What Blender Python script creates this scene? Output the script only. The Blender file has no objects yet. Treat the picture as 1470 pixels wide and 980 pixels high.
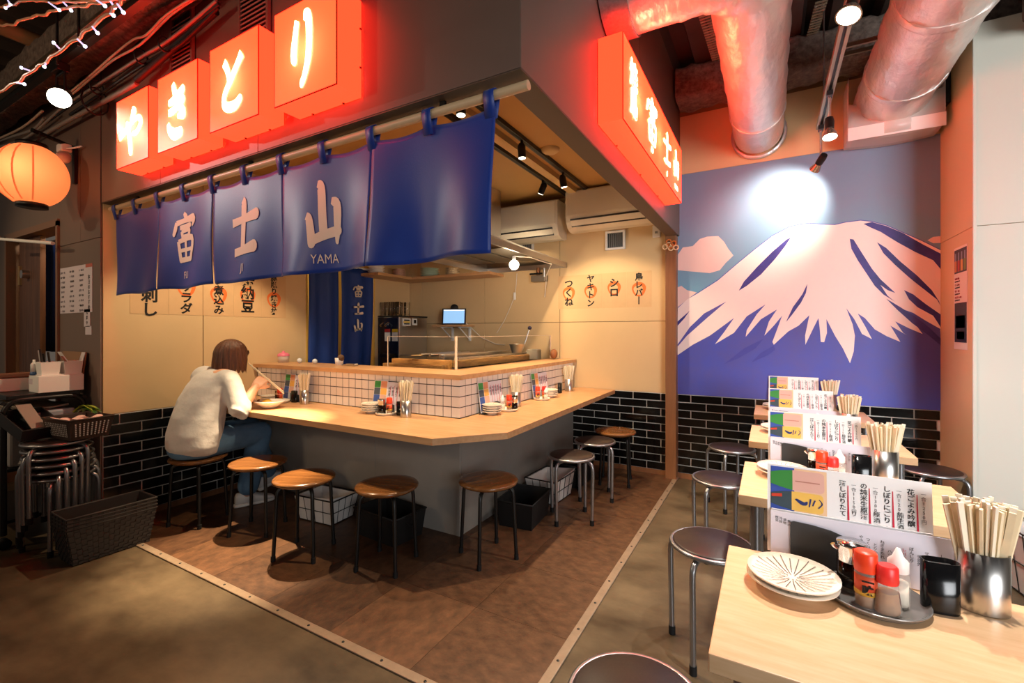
import bpy, bmesh, math, random
from mathutils import Vector, Matrix, geometry
random.seed(7)
S = bpy.context.scene
COL = S.collection
PI = math.pi

# ---------------------------------------------------------------- camera
F_PX = 656.0
YAW = math.radians(29.4)
CAM_H = 1.30
cam_d = bpy.data.cameras.new('camera'); cam = bpy.data.objects.new('camera', cam_d); COL.objects.link(cam)
cam.location = (0, 0, CAM_H); cam.rotation_euler = (PI/2, 0, YAW)
cam_d.sensor_width = 36.0; cam_d.lens = 36.0*F_PX/1470.0; cam_d.shift_y = -13.5/1470.0
cam_d.clip_start = 0.02
S.camera = cam

# ---------------------------------------------------------------- world, view
S.view_settings.view_transform = 'Standard'; S.view_settings.look = 'None'
S.view_settings.exposure = 0.0; S.view_settings.gamma = 1.0; S.view_settings.use_curve_mapping = False
W = bpy.data.worlds.new('hall'); S.world = W; W.use_nodes = True
bg = W.node_tree.nodes['Background']; bg.inputs[0].default_value = (1.0, 0.80, 0.64, 1); bg.inputs[1].default_value = 0.10

# ---------------------------------------------------------------- lamps
def aim(o, target):
    d = Vector(target)-o.location
    o.rotation_euler = d.to_track_quat('-Z', 'Y').to_euler()
def spot(name, loc, target, power, angle=70, blend=.5, color=(1, .78, .52), size=.03):
    l = bpy.data.lights.new(name, 'SPOT'); l.energy = power; l.spot_size = math.radians(angle); l.spot_blend = blend
    l.color = color; l.shadow_soft_size = size
    o = bpy.data.objects.new(name, l); COL.objects.link(o); o.location = loc; aim(o, target); return o
def area(name, loc, target, power, sx, sy, color=(1, 1, 1)):
    l = bpy.data.lights.new(name, 'AREA'); l.energy = power; l.shape = 'RECTANGLE'; l.size = sx; l.size_y = sy; l.color = color
    o = bpy.data.objects.new(name, l); COL.objects.link(o); o.location = loc; aim(o, target); l.spread = math.radians(100); return o
def point(name, loc, power, color, size=.05):
    l = bpy.data.lights.new(name, 'POINT'); l.energy = power; l.color = color; l.shadow_soft_size = size
    o = bpy.data.objects.new(name, l); COL.objects.link(o); o.location = loc; return o
WARM = (1, .76, .48); NEUT = (1, .93, .84)
# booth track lamps over the counter
spot('booth_spot', (-1.47, 2.10, 2.45), (-1.42, 2.14, .75), 150, 100, .35, WARM, .015)
spot('booth_spot', (-1.50, 2.8, 2.50), (-1.46, 2.9, .75), 70, 90, .4, WARM)
spot('booth_spot', (-1.50, 3.53, 2.50), (-1.30, 3.9, 1.0), 95, 95, .4, WARM)
spot('booth_spot', (-3.05, 2.02, 2.50), (-3.15, 1.90, .75), 100, 100, .35, WARM, .015)
spot('booth_spot', (-1.73, 3.62, 2.50), (-2.6, 3.9, 1.2), 60, 100, .5, WARM)
point('kitchen_bulb', (-1.95, 3.45, 1.80), 10, WARM, .05)
# mural and table track lamps
spot('mural_spot', (.27, 3.95, 2.47), (.13, 4.3, 2.34), 190, 100, 1.0, (1, .9, .72), .02)
spot('table_spot', (.318, 3.35, 2.46), (.25, 3.25, .7), 120, 90, .8, NEUT)
spot('table_spot', (.30, 2.44, 2.62), (.2, 2.2, .7), 170, 85, .8, NEUT)
spot('table_spot', (.318, 1.44, 2.58), (.25, 1.25, .7), 150, 85, .8, NEUT)
# daylight and a hall track lamp out of view, plus added fill spots
area('hall_window', (3.2, -1.5, 1.7), (1.7, 3.6, 1.0), 90, 2.2, 1.8, (.95, .98, 1.0))
spot('unseen_spot', (-4.4, .0, 2.7), (-2.0, 1.35, 1.70), 80, 40, .7, NEUT)
spot('unseen_spot', (-5.2, -1.2, 2.9), (-4.8, 1.3, 1.3), 90, 60, .8, WARM)  # added fill light without a seen lamp, brightens the sliding door
spot('track_spot', (-3.78, 1.0, 2.66), (-3.0, 1.2, 2.1), 5, 100, .6, WARM)
point('anteroom_lamp', (-4.75, 1.72, 2.25), 22, WARM, .05)
point('passage_lamp', (-4.4, 3.3, 2.1), 14, WARM, .05)
point('lantern_lamp', (-4.09, 1.00, 2.315), 1.3, (1, .66, .40), .03)
spot('unseen_spot', (-3.2, -1.6, 2.2), (-3.2, 1.3, 2.75), 75, 100, .5, (1, .72, .46), .15)  # added fill to lift the dark left fascia and cables, no lamp seen there
spot('booth_spot', (-2.95, 2.02, 2.50), (-2.74, 1.55, 0), 880, 33, .7, WARM, .015)


# ---------------------------------------------------------------- helpers
def lin(c):
    if isinstance(c, str):
        c = c.lstrip('#'); c = [int(c[i:i+2], 16)/255 for i in (0, 2, 4)]
    return tuple((x/12.92 if x <= .04045 else ((x+.055)/1.055)**2.4) for x in c)
MATS = {}
def mat(name, col, rough=.5, metal=0.0, var=0.0, vscale=8.0, bump=0.0, bscale=60.0, stretch=(1, 1, 1), col2=None,
        spec=.5, trans=0.0, ior=1.45, alpha=1.0, coat=0.0, emit=None, estr=0.0, sheen=0.0):
    if name in MATS: return MATS[name]
    m = bpy.data.materials.new(name); m.use_nodes = True; nt = m.node_tree; b = nt.nodes['Principled BSDF']
    c = lin(col)
    b.inputs['Base Color'].default_value = (*c, 1); b.inputs['Roughness'].default_value = rough
    b.inputs['Metallic'].default_value = metal; b.inputs['Specular IOR Level'].default_value = spec
    b.inputs['Transmission Weight'].default_value = trans; b.inputs['IOR'].default_value = ior
    b.inputs['Alpha'].default_value = alpha; b.inputs['Coat Weight'].default_value = coat
    b.inputs['Sheen Weight'].default_value = sheen
    if emit: b.inputs['Emission Color'].default_value = (*lin(emit), 1); b.inputs['Emission Strength'].default_value = estr
    if var or col2 or bump:
        tc = nt.nodes.new('ShaderNodeTexCoord'); mp = nt.nodes.new('ShaderNodeMapping'); mp.inputs['Scale'].default_value = stretch
        nt.links.new(tc.outputs['Object'], mp.inputs[0])
    if var or col2:
        n = nt.nodes.new('ShaderNodeTexNoise'); n.inputs['Scale'].default_value = vscale; n.inputs['Detail'].default_value = 6; n.inputs['Roughness'].default_value = .6
        nt.links.new(mp.outputs[0], n.inputs['Vector'])
        r = nt.nodes.new('ShaderNodeValToRGB'); r.color_ramp.elements[0].position = .3; r.color_ramp.elements[1].position = .7
        c2 = lin(col2) if col2 else tuple(x*(1-var) for x in c)
        r.color_ramp.elements[0].color = (*c2, 1); r.color_ramp.elements[1].color = (*c, 1)
        nt.links.new(n.outputs[0], r.inputs[0]); nt.links.new(r.outputs[0], b.inputs['Base Color'])
    if bump:
        n2 = nt.nodes.new('ShaderNodeTexNoise'); n2.inputs['Scale'].default_value = bscale; n2.inputs['Detail'].default_value = 4
        nt.links.new(mp.outputs[0], n2.inputs['Vector'])
        bp = nt.nodes.new('ShaderNodeBump'); bp.inputs['Strength'].default_value = bump; bp.inputs['Distance'].default_value = .01
        nt.links.new(n2.outputs[0], bp.inputs['Height']); nt.links.new(bp.outputs[0], b.inputs['Normal'])
    MATS[name] = m; return m

def emitter(name, col, strength):
    if name in MATS: return MATS[name]
    m = bpy.data.materials.new(name); m.use_nodes = True; nt = m.node_tree
    b = nt.nodes['Principled BSDF']; b.inputs['Base Color'].default_value = (*lin(col), 1); b.inputs['Roughness'].default_value = .4
    b.inputs['Emission Color'].default_value = (*lin(col), 1); b.inputs['Emission Strength'].default_value = strength
    MATS[name] = m; return m

class MB:
    def __init__(s): s.v = []; s.f = []; s.m = []; s.s = []
    def add(s, vs, fs, mi=0, sm=False, M=None):
        o = len(s.v)
        for p in vs:
            p = Vector(p)
            s.v.append(tuple(M @ p) if M else tuple(p))
        for f in fs: s.f.append([i+o for i in f]); s.m.append(mi); s.s.append(sm)
        return s
    def box(s, x0, x1, y0, y1, z0, z1, mi=0, M=None):
        vs = [(x0, y0, z0), (x1, y0, z0), (x1, y1, z0), (x0, y1, z0), (x0, y0, z1), (x1, y0, z1), (x1, y1, z1), (x0, y1, z1)]
        return s.add(vs, [(0, 3, 2, 1), (4, 5, 6, 7), (0, 1, 5, 4), (1, 2, 6, 5), (2, 3, 7, 6), (3, 0, 4, 7)], mi, False, M)
    def loft(s, rings, mi=0, sm=True, cap=True, closed=False, M=None):
        n = len(rings[0]); vs = [p for r in rings for p in r]; fs = []
        k = len(rings)
        for i in range(k if closed else k-1):
            a = i*n; b = ((i+1) % k)*n
            for j in range(n): fs.append((a+j, a+(j+1) % n, b+(j+1) % n, b+j))
        s.add(vs, fs, mi, sm, M)
        if cap and not closed:
            s.add(rings[0], [tuple(reversed(range(n)))], mi, False, M); s.add(rings[-1], [tuple(range(n))], mi, False, M)
        return s
    def lathe(s, prof, n=24, c=(0, 0, 0), mi=0, sm=True, cap=False, sx=1, sy=1, M=None):
        rings = [[(c[0]+r*math.cos(2*PI*j/n)*sx, c[1]+r*math.sin(2*PI*j/n)*sy, c[2]+z) for j in range(n)] for r, z in prof]
        return s.loft(rings, mi, sm, cap, False, M)
    def tube(s, path, r, n=8, mi=0, cap=True, closed=False, M=None):
        P = [Vector(p) for p in path]; k = len(P); rs = r if isinstance(r, (list, tuple)) else [r]*k
        rings = []; nrm = None
        for i in range(k):
            if closed: t = (P[(i+1) % k]-P[i-1]).normalized()
            else: t = (P[min(i+1, k-1)]-P[max(i-1, 0)]).normalized()
            if nrm is None:
                a = Vector((0, 0, 1)) if abs(t.z) < .9 else Vector((1, 0, 0)); nrm = (a-t*a.dot(t)).normalized()
            else:
                nrm = (nrm-t*nrm.dot(t)); nrm = nrm.normalized() if nrm.length > 1e-6 else t.orthogonal().normalized()
            b = t.cross(nrm)
            rings.append([tuple(P[i]+(nrm*math.cos(2*PI*j/n)+b*math.sin(2*PI*j/n))*rs[i]) for j in range(n)])
        return s.loft(rings, mi, True, cap, closed, M)
    def cyl(s, p0, p1, r, n=16, mi=0, M=None): return s.tube([p0, p1], r, n, mi, True, False, M)
    def ball(s, c, r, n=14, mi=0, sx=1, sy=1, sz=1, M=None):
        k = n//2+1
        prof = [(max(1e-4, r*math.sin(PI*i/k)), -r*sz*math.cos(PI*i/k)) for i in range(k+1)]
        return s.lathe(prof, n, c, mi, True, False, sx, sy, M)
    def prism(s, poly, z0, z1, mi=0, M=None):
        n = len(poly); vs = [(x, y, z0) for x, y in poly]+[(x, y, z1) for x, y in poly]
        fs = [(i, (i+1) % n, n+(i+1) % n, n+i) for i in range(n)]
        s.add(vs, fs, mi, False, M)
        tri = geometry.tessellate_polygon([[Vector((x, y, 0)) for x, y in poly]])
        ar = sum(poly[i][0]*poly[(i+1) % n][1]-poly[(i+1) % n][0]*poly[i][1] for i in range(n))
        tt = []
        for t in tri:
            a, b, c = [Vector(poly[i]) for i in t]
            cr = (b-a).x*(c-a).y-(b-a).y*(c-a).x
            tt.append(tuple(t) if cr > 0 else tuple(reversed(t)))
        s.add([(x, y, z1) for x, y in poly], tt, mi, False, M)
        s.add([(x, y, z0) for x, y in poly], [tuple(reversed(t)) for t in tt], mi, False, M)
        return s
    def grid(s, fn, nu, nv, mi=0, sm=True):
        vs = [fn(i/nu, j/nv) for j in range(nv+1) for i in range(nu+1)]
        fs = [(j*(nu+1)+i, j*(nu+1)+i+1, (j+1)*(nu+1)+i+1, (j+1)*(nu+1)+i) for j in range(nv) for i in range(nu)]
        return s.add(vs, fs, mi, sm)
    def mesh(s, name, mats):
        me = bpy.data.meshes.new(name); me.from_pydata(s.v, [], s.f)
        for m in (mats if isinstance(mats, (list, tuple)) else [mats]): me.materials.append(m)
        me.polygons.foreach_set('material_index', s.m); me.polygons.foreach_set('use_smooth', s.s); me.update()
        return me
    def build(s, name, mats, parent=None, bevel=0, loc=None, label=None):
        o = bpy.data.objects.new(name, s.mesh(name, mats)); COL.objects.link(o)
        if parent: o.parent = parent
        if loc: o.location = loc
        if label: o['label'] = label
        if bevel:
            md = o.modifiers.new('bevel', 'BEVEL'); md.width = bevel; md.segments = 2; md.limit_method = 'ANGLE'; md.angle_limit = math.radians(40)
        return o
def tag(o, label=None, cat=None, group=None, kind=None):
    if label: o['label'] = label
    if cat: o['category'] = cat
    if group: o['group'] = group
    if kind: o['kind'] = kind
    return o
def thing(name, label, cat, loc=(0, 0, 0), rz=0, group=None):
    o = bpy.data.objects.new(name, None); COL.objects.link(o); o.location = loc; o.rotation_euler = (0, 0, rz); o.empty_display_size = .1
    return tag(o, label, cat, group)
def copy_tree(o, parent=None):
    c = o.copy(); COL.objects.link(c)
    if parent: c.parent = parent
    for ch in list(o.children): copy_tree(ch, c)
    return c
def dup(root, loc, rz=None, label=None, group=None):
    c = copy_tree(root); c.location = loc
    if rz is not None: c.rotation_euler = (0, 0, rz)
    if label: c['label'] = label
    if group: c['group'] = group
    return c
def struct(o): o['kind'] = 'structure'; return o
def child(name, mesh, parent, loc=(0, 0, 0), rot=(0, 0, 0)):
    o = bpy.data.objects.new(name, mesh); COL.objects.link(o); o.parent = parent; o.location = loc; o.rotation_euler = rot; return o

# picture point -> point on a real plane of the room
def _d(u, v):
    s = (u-735.0)/F_PX; a = YAW
    return (-math.sin(a)+math.cos(a)*s, math.cos(a)+math.sin(a)*s, (476.5-v)/F_PX)
def at_z(u, v, z): q = _d(u, v); t = (z-CAM_H)/q[2]; return Vector((q[0]*t, q[1]*t, z))
def at_y(u, v, y): q = _d(u, v); t = y/q[1]; return Vector((q[0]*t, y, CAM_H+q[2]*t))
def at_x(u, v, x): q = _d(u, v); t = x/q[0]; return Vector((x, q[1]*t, CAM_H+q[2]*t))

# writing
TXT = {}
def text_mesh(s, size, m, extr=.0006, align='CENTER', space=1.0, bold=0.0):
    key = (s, round(size, 4), m.name, extr, align, bold)
    if key in TXT: return TXT[key]
    cu = bpy.data.curves.new('writing', 'FONT'); cu.body = s; cu.size = size; cu.extrude = extr; cu.align_x = align; cu.align_y = 'CENTER'
    cu.space_line = space; cu.resolution_u = 2; cu.offset = bold
    o = bpy.data.objects.new('writing', cu); COL.objects.link(o)
    dg = bpy.context.evaluated_depsgraph_get()
    me = bpy.data.meshes.new_from_object(o.evaluated_get(dg)); me.name = 'writing'
    me.materials.clear(); me.materials.append(m)
    bpy.data.objects.remove(o); bpy.data.curves.remove(cu)
    TXT[key] = me; return me
def write(s, size, m, parent, loc, rot, name='writing', **k):
    o = bpy.data.objects.new(name, text_mesh(s, size, m, **k)); COL.objects.link(o); o.parent = parent; o.location = loc; o.rotation_euler = rot; return o
FRONT = (PI/2, 0, 0)            # faces -Y
EAST = (PI/2, 0, PI/2)          # faces +X
WEST = (PI/2, 0, -PI/2)         # faces -X

# brush strokes: polyline of (x, y, width)
def smooth_line(pts, k=5):
    out = []; n = len(pts)
    for i in range(n-1):
        p0 = pts[max(i-1, 0)]; p1 = pts[i]; p2 = pts[i+1]; p3 = pts[min(i+2, n-1)]
        for j in range(k):
            t = j/k
            out.append(tuple(.5*((2*b)+(-a+c)*t+(2*a-5*b+4*c-d)*t*t+(-a+3*b-3*c+d)*t*t*t) for a, b, c, d in zip(p0, p1, p2, p3)))
    out.append(tuple(pts[-1])); return out
def brush(mb, strokes, fn, mi=0, curve=True):
    """fn maps unit (x, y, lift) to a point in space"""
    for st in strokes:
        L = smooth_line(st) if curve and len(st) > 2 else smooth_line(st, 6)
        n = len(L); lefts = []; rights = []; mids = []
        for i in range(n):
            a = L[max(i-1, 0)]; b = L[min(i+1, n-1)]
            dx, dy = b[0]-a[0], b[1]-a[1]; l = math.hypot(dx, dy) or 1; nx, ny = -dy/l, dx/l; w = max(L[i][2], .004)/2
            lefts.append((L[i][0]+nx*w, L[i][1]+ny*w)); rights.append((L[i][0]-nx*w, L[i][1]-ny*w)); mids.append((L[i][0], L[i][1]))
        vs = []; fs = []
        for i in range(n): vs += [fn(*lefts[i]), fn(*mids[i]), fn(*rights[i])]
        for i in range(n-1):
            o = i*3; fs += [(o, o+1, o+4, o+3), (o+1, o+2, o+5, o+4)]
        mb.add(vs, fs, mi)
        for e, sg in ((0, -1), (n-1, 1)):
            a = L[max(e-1, 0)]; b = L[min(e+1, n-1)]; ang = math.atan2(b[1]-a[1], b[0]-a[0]); w = max(L[e][2], .004)/2
            arc = [(L[e][0]+w*math.cos(ang+sg*PI/2-sg*PI*j/6 + (0 if sg > 0 else 0)), L[e][1]+w*math.sin(ang+sg*PI/2-sg*PI*j/6)) for j in range(7)]
            mb.add([fn(*p) for p in arc], [tuple(range(7))], mi)
GLYPH = {
 'shi': [[(.02, .60, .12), (.5, .64, .11), (1.0, .70, .16)], [(.46, 1.0, .10), (.52, .9, .16), (.5, .5, .14), (.5, .06, .13)], [(.12, .03, .12), (.5, .06, .12), (.92, .12, .17)]],
 'yama': [[(.36, 1.0, .08), (.46, .93, .15), (.48, .55, .15), (.50, .18, .14)], [(.06, .50, .09), (.14, .44, .13), (.2, .2, .14), (.22, .04, .13)], [(.2, .07, .12), (.5, .16, .12), (.86, .22, .12)], [(.72, .70, .08), (.86, .62, .15), (.84, .3, .13), (.8, .04, .06)]],
 'fu': [[(.46, 1.02, .06), (.54, .93, .12)], [(.14, .84, .08), (.10, .72, .10), (.03, .60, .08)], [(.14, .82, .09), (.5, .86, .08), (.9, .88, .13), (.84, .74, .05)], [(.28, .72, .07), (.72, .75, .08)],
        [(.34, .64, .07), (.38, .52, .08)], [(.34, .63, .06), (.68, .66, .07), (.64, .54, .08)], [(.38, .53, .06), (.64, .54, .06)],
        [(.2, .44, .08), (.27, .04, .09)], [(.2, .43, .07), (.82, .48, .10), (.76, .06, .10)], [(.27, .04, .08), (.74, .05, .08)], [(.5, .44, .07), (.5, .06, .07)], [(.24, .24, .06), (.78, .26, .06)]],
 'ya': [[(.0, .45, .17), (.3, .56, .16), (.66, .72, .12), (.90, .74, .13), (.97, .58, .14), (.80, .42, .13), (.64, .42, .10)], [(.60, 1.02, .13), (.68, .93, .17), (.56, .80, .11)], [(.36, .76, .08), (.42, .55, .13), (.50, .25, .16), (.53, -.02, .13)]],
 'ki': [[(.06, .70, .10), (.3, .72, .13), (.86, .86, .15)], [(.06, .50, .12), (.35, .52, .13), (.88, .66, .14)], [(.30, 1.06, .12), (.42, .85, .16), (.70, .55, .17), (.92, .36, .16), (.62, .36, .09)], [(.02, .28, .10), (.12, .13, .16), (.4, .02, .20), (.74, .02, .17)]],
 'to': [[(.1, .98, .15), (.26, .80, .14), (.34, .58, .12)], [(.92, 1.0, .17), (.74, .84, .15), (.40, .56, .14), (.14, .34, .13), (.10, .14, .15), (.30, .04, .17), (.62, .03, .17), (.84, .12, .14)]],
 'ri': [[(.22, .98, .13), (.14, .72, .17), (.08, .48, .20), (.12, .40, .15)], [(.52, 1.02, .12), (.70, .96, .19), (.74, .68, .19), (.70, .36, .17), (.54, .10, .13), (.42, .0, .11)]],
}

# ================================================================ materials
M_CREAM = mat('cream wall panel', '#d9b98a', .55, var=.05, vscale=3)
M_CREAMB = mat('wall joint', '#8a6c48', .8)
M_FASCIA = mat('brown grey panel', '#725f54', .5, var=.07, vscale=2.5)
M_FASCIAB = mat('panel joint dark', '#2c2522', .8)
M_UNDER = mat('fascia underside', '#5a4a3c', .6)
M_BLACKTILE = mat('glazed black tile', '#0d0c0c', .12, spec=.6, var=.4, vscale=14)
M_GROUT = mat('white grout', '#e6e0d6', .85)
M_WOODTRIM = mat('brown wood trim', '#8f5f3d', .5, var=.25, vscale=5, stretch=(8, 8, .7))
M_OAK = mat('light oak top', '#d0a174', .36, col2='#ba8858', vscale=5, stretch=(.9, 7, 7), bump=.03, bscale=40)
M_OAKY = mat('light oak top lengthwise', '#d0a174', .36, col2='#ba8858', vscale=5, stretch=(7, .9, 7), bump=.03, bscale=40)
M_OAKT = mat('pale oak table', '#dcb68e', .38, col2='#cda276', vscale=6, stretch=(1.2, 8, 8), bump=.03, bscale=40)
M_GREYP = mat('grey counter front', '#918a82', .5, var=.08, vscale=6)
M_WTILE = mat('white square tile', '#f1e9df', .2, spec=.5)
M_DGROUT = mat('dark grout', '#2f2926', .9)
M_VINYL = mat('brown vinyl tile', '#63442d', .42, col2='#3d2718', vscale=14, stretch=(1, 1.6, 1), bump=.08, bscale=90)
M_VINYL2 = mat('brown vinyl tile turned', '#5a3d28', .42, col2='#382316', vscale=14, stretch=(1.6, 1, 1), bump=.08, bscale=90)
M_VINYL3 = mat('brown vinyl tile lighter', '#6d4a31', .42, col2='#46301f', vscale=12, stretch=(1.3, 1, 1), bump=.08, bscale=90)
M_CONC = mat('worn polished concrete', '#6b5b45', .34, col2='#35291d', vscale=2.4, stretch=(1, 1.5, 1), bump=.05, bscale=25)
M_STRIP = mat('metal floor strip', '#9c8670', .4, metal=.35, var=.2, vscale=20)
M_DECK = mat('dark steel deck', '#5a4a42', .5, metal=.4, var=.3, vscale=4)
M_ROCK = mat('sprayed fireproofing', '#8a776b', .95, col2='#52453d', vscale=28, bump=1.0, bscale=45)
M_BLACK = mat('black metal', '#121110', .4)
M_BLACKM = mat('black matt plastic', '#141313', .65)
M_STEEL = mat('brushed steel', '#c9c5c0', .28, metal=1.0)
M_CHROME = mat('chrome', '#d8d8d8', .12, metal=1.0)
M_ALU = mat('grey steel tube', '#a6a6a8', .3, metal=.9)
M_WHITE = mat('white plastic', '#e9e5df', .4)
M_PILLAR = mat('cream grey panel', '#d8d5c6', .55, var=.03, vscale=2)
M_BOOTHCEIL = mat('booth ceiling board', '#b98f54', .7)
M_FOIL = mat('silver foil jacket', '#e6ddd8', .36, metal=.62, var=.10, vscale=9, bump=.9, bscale=18, stretch=(1, .5, 1))
M_FOILMESH = mat('silver mesh tape', '#b9b1ae', .4, metal=.8, var=.3, vscale=90)
M_YELLOW = mat('yellow wall', '#dcae4a', .7)
M_DOORW = mat('grained door wood', '#6b4a3b', .5, col2='#4a3128', vscale=4, stretch=(9, 9, .6))
M_RED = emitter('red box face', '#ff220f', 8.0)

# ================================================================ floors
fl = MB().box(-8, 4, -4, 4.4, -.10, 0).build('floor', M_CONC); struct(fl)
fb = MB().box(-3.87, -.745, 1.335, 4.3, 0, .0015).build('floor', M_GROUT if False else mat('vinyl seam', '#2b1d14', .9)); struct(fb)
tw = .4572; tm = {}
x0 = -.745; j = 0
for i in range(8):
    for j in range(7):
        ax = x0-(i+1)*tw; bx = x0-i*tw; ay = 1.335+j*tw; by = ay+tw
        ax = max(ax, -3.87); by = min(by, 4.3)
        if bx-ax < .03 or by-ay < .03: continue
        k = (round(bx-ax, 3), round(by-ay, 3), (i*5+j*3+(i*j)%2) % 3)
        if k not in tm:
            w, d = (bx-ax)/2-.0007, (by-ay)/2-.0007
            tm[k] = MB().box(-w, w, -d, d, 0, .0035).mesh('tile', (M_VINYL, M_VINYL2, M_VINYL3)[k[2]])
        child('tile', tm[k], fb, ((ax+bx)/2, (ay+by)/2, .001))
def strip(name, x0, x1, y0, y1, along):
    o = MB().box(x0, x1, y0, y1, .0, .008).build(name, M_STRIP, bevel=.003); struct(o)
    sc = MB().lathe([(.0001, .004), (.005, .0035), (.007, 0)], 8).mesh('screw', M_BLACK)
    n = int(((x1-x0) if along == 'x' else (y1-y0))/.22)
    for i in range(n):
        if along == 'x': child('screw', sc, o, (x0+.1+i*.22, (y0+y1)/2, .007))
        else: child('screw', sc, o, ((x0+x1)/2, y0+.1+i*.22, .007))
strip('trim_1', -3.85, -.72, 1.295, 1.335, 'x')
strip('trim_2', -.745, -.705, 1.335, 4.28, 'y')

# ================================================================ walls
def panels(wall, rects, place, m, t=.008, g=.0025):
    """rects (a0,a1,z0,z1) along the wall; place(a0,a1,z0,z1,t) gives box extents"""
    for r in rects:
        a0, a1, z0, z1 = r
        MB().box(*place(a0+g, a1-g, z0+g, z1-g, t)).build('panel', m, wall, bevel=.0015)
def tiles(wall, a0, a1, z1, rows, place, pitch=.252, rowh=.07, phase=0.0):
    th = .008; g = .0042; meshes = {}
    for r in range(rows):
        zt = z1-r*rowh; zb = zt-rowh; off = phase+(pitch/2 if r % 2 else 0)
        a = a0-pitch+off
        while a < a1:
            lo = max(a, a0)+g; hi = min(a+pitch, a1)-g
            if hi-lo > .02:
                k = round(hi-lo, 3)
                if k not in meshes:
                    hw = (hi-lo)/2
                    x = place(-hw, hw, -(rowh/2-g), rowh/2-g, th)
                    mb = MB(); c = .004
                    mb.box(*x); meshes[k] = mb.mesh('tile', M_BLACKTILE)
                p = place((lo+hi)/2, (lo+hi)/2, (zt+zb)/2, (zt+zb)/2, 0, True)
                o = child('tile', meshes[k], wall, p)
            a += pitch
BK = 4.3
def pl_back(a0, a1, z0, z1, t, pt=False):
    if pt: return (a0, BK-.006, z0)
    if z0 < 0 and abs(z0+z1) < 1e-6: return (a0, a1, -t, 0, z0, z1)
    return (a0, a1, BK-t, BK, z0, z1)
wb = MB().box(-4.4, 1.13, BK, BK+.1, 0, 3.55).build('wall_back', M_CREAMB); struct(wb)
panels(wb, [(a, b, z0, z1) for a, b in ((-3.87, -3.68), (-3.68, -2.77), (-2.77, -1.86), (-1.86, -.80)) for z0, z1 in ((.745, 1.40), (1.40, 2.66))], pl_back, M_CREAM)
panels(wb, [(-.70, 1.05, 2.70, 3.22)], pl_back, M_CREAM)
MB().box(-1.90, -.80, BK-.006, BK, .045, .745).build('grout', M_GROUT, wb)
MB().box(-.72, 1.05, BK-.006, BK, .045, .745).build('grout', M_GROUT, wb)
tiles(wb, -1.90, -.805, .745, 10, pl_back, phase=.03)
tiles(wb, -.715, 1.05, .745, 10, pl_back, phase=.11)
o = MB().box(-1.9, -.80, BK-.018, BK, 0, .045).build('baseboard_back', M_WOODTRIM); struct(o)
o = MB().box(-.72, 1.05, BK-.018, BK, 0, .045).build('baseboard_mural', M_WOODTRIM); struct(o)
o = MB().box(-.805, -.715, 4.20, BK, 0, 2.155).build('trim_3', M_WOODTRIM, bevel=.003); struct(o)

XL = -3.87; FY0L = 1.311
def pl_left(a0, a1, z0, z1, t, pt=False):
    if pt: return (XL+.006, a0, z0)
    if z0 < 0 and abs(z0+z1) < 1e-6: return (0, t, a0, a1, z0, z1)
    return (XL, XL+t, a0, a1, z0, z1)
wl = MB(); wl.box(XL-.1, XL, FY0L, 2.85, 0, 2.75); wl.box(XL-.1, XL, 3.70, BK, 0, 2.75); wl.box(XL-.1, XL, 2.85, 3.70, 2.0, 2.75)
wl = wl.build('wall_left', M_CREAMB); struct(wl)
panels(wl, [(FY0L, 1.93, .745, 2.66), (1.93, 2.848, .745, 2.66), (3.702, 4.29, .745, 2.66), (2.848, 3.702, 2.0, 2.66)], pl_left, M_CREAM)
MB().box(XL, XL+.006, FY0L, 2.4, .045, .745).build('grout', M_GROUT, wl)
tiles(wl, FY0L, 2.40, .745, 10, pl_left, phase=.09)
o = MB().box(XL, XL+.018, FY0L, 2.36, 0, .045).build('baseboard_left', M_WOODTRIM); struct(o)
# little passage behind the doorway curtain
o = MB().box(-4.95, -4.90, 2.2, BK, 0, 2.4).build('wall_passage', M_YELLOW); struct(o)
# doorway frame
fr = MB(); fr.box(XL-.1, XL+.012, 2.838, 2.856, 0, 2.0); fr.box(XL-.1, XL+.012, 3.694, 3.712, 0, 2.0); fr.box(XL-.1, XL+.012, 2.838, 3.712, 2.0, 2.02)
o = fr.build('trim_4', mat('yellow door frame', '#e0b254', .5)); struct(o)

# front wall: fascia over the counter, left part with the sliding door
FY0, FY1 = 1.30, 1.40
DX0, DX1 = -5.75, at_y(86, 400, 1.30).x
wf = MB(); wf.box(-3.868, -.708, FY0+.008, FY1, 2.155, 3.55); wf.box(DX1, -3.972, FY0+.008, FY1, 0, 3.55); wf.box(DX0, DX1, FY0+.008, FY1, 2.12, 3.55); wf.box(-8, DX0, FY0+.008, FY1, 0, 3.55)
wf = wf.build('wall_front', M_FASCIAB); struct(wf)
def pl_front(a0, a1, z0, z1, t): return (a0, a1, FY0, FY0+.010, z0, z1)
panels(wf, [(-3.85, -3.06, 2.155, 3.55), (-3.06, -2.12, 2.155, 3.55), (-2.12, -.70, 2.155, 3.55), (-4.19, -3.868, 1.93, 3.55), (DX1, -3.868, 0, 1.93), (DX1, -4.19, 1.93, 3.55), (-5.2, DX1, 2.12, 3.55), (-8, -5.2, 2.12, 3.55), (-8, DX0, 0, 2.12)], pl_front, M_FASCIA, g=.0015)
ws = MB().box(-.80, -.708, FY1, BK, 2.155, 3.55).build('wall_side', M_FASCIAB); struct(ws)
panels(ws, [(1.30, 2.85, 2.155, 3.55), (2.85, BK, 2.155, 3.55)], lambda a0, a1, z0, z1, t: (-.708, -.70, a0, a1, z0, z1), M_FASCIA, g=.0015)
un = MB(); un.box(-3.85, -.70, FY0, FY1, 2.150, 2.1545); un.box(-.80, -.70, FY1, 4.2, 2.150, 2.1545)
o = un.build('trim_5', M_UNDER); struct(o)
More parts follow.
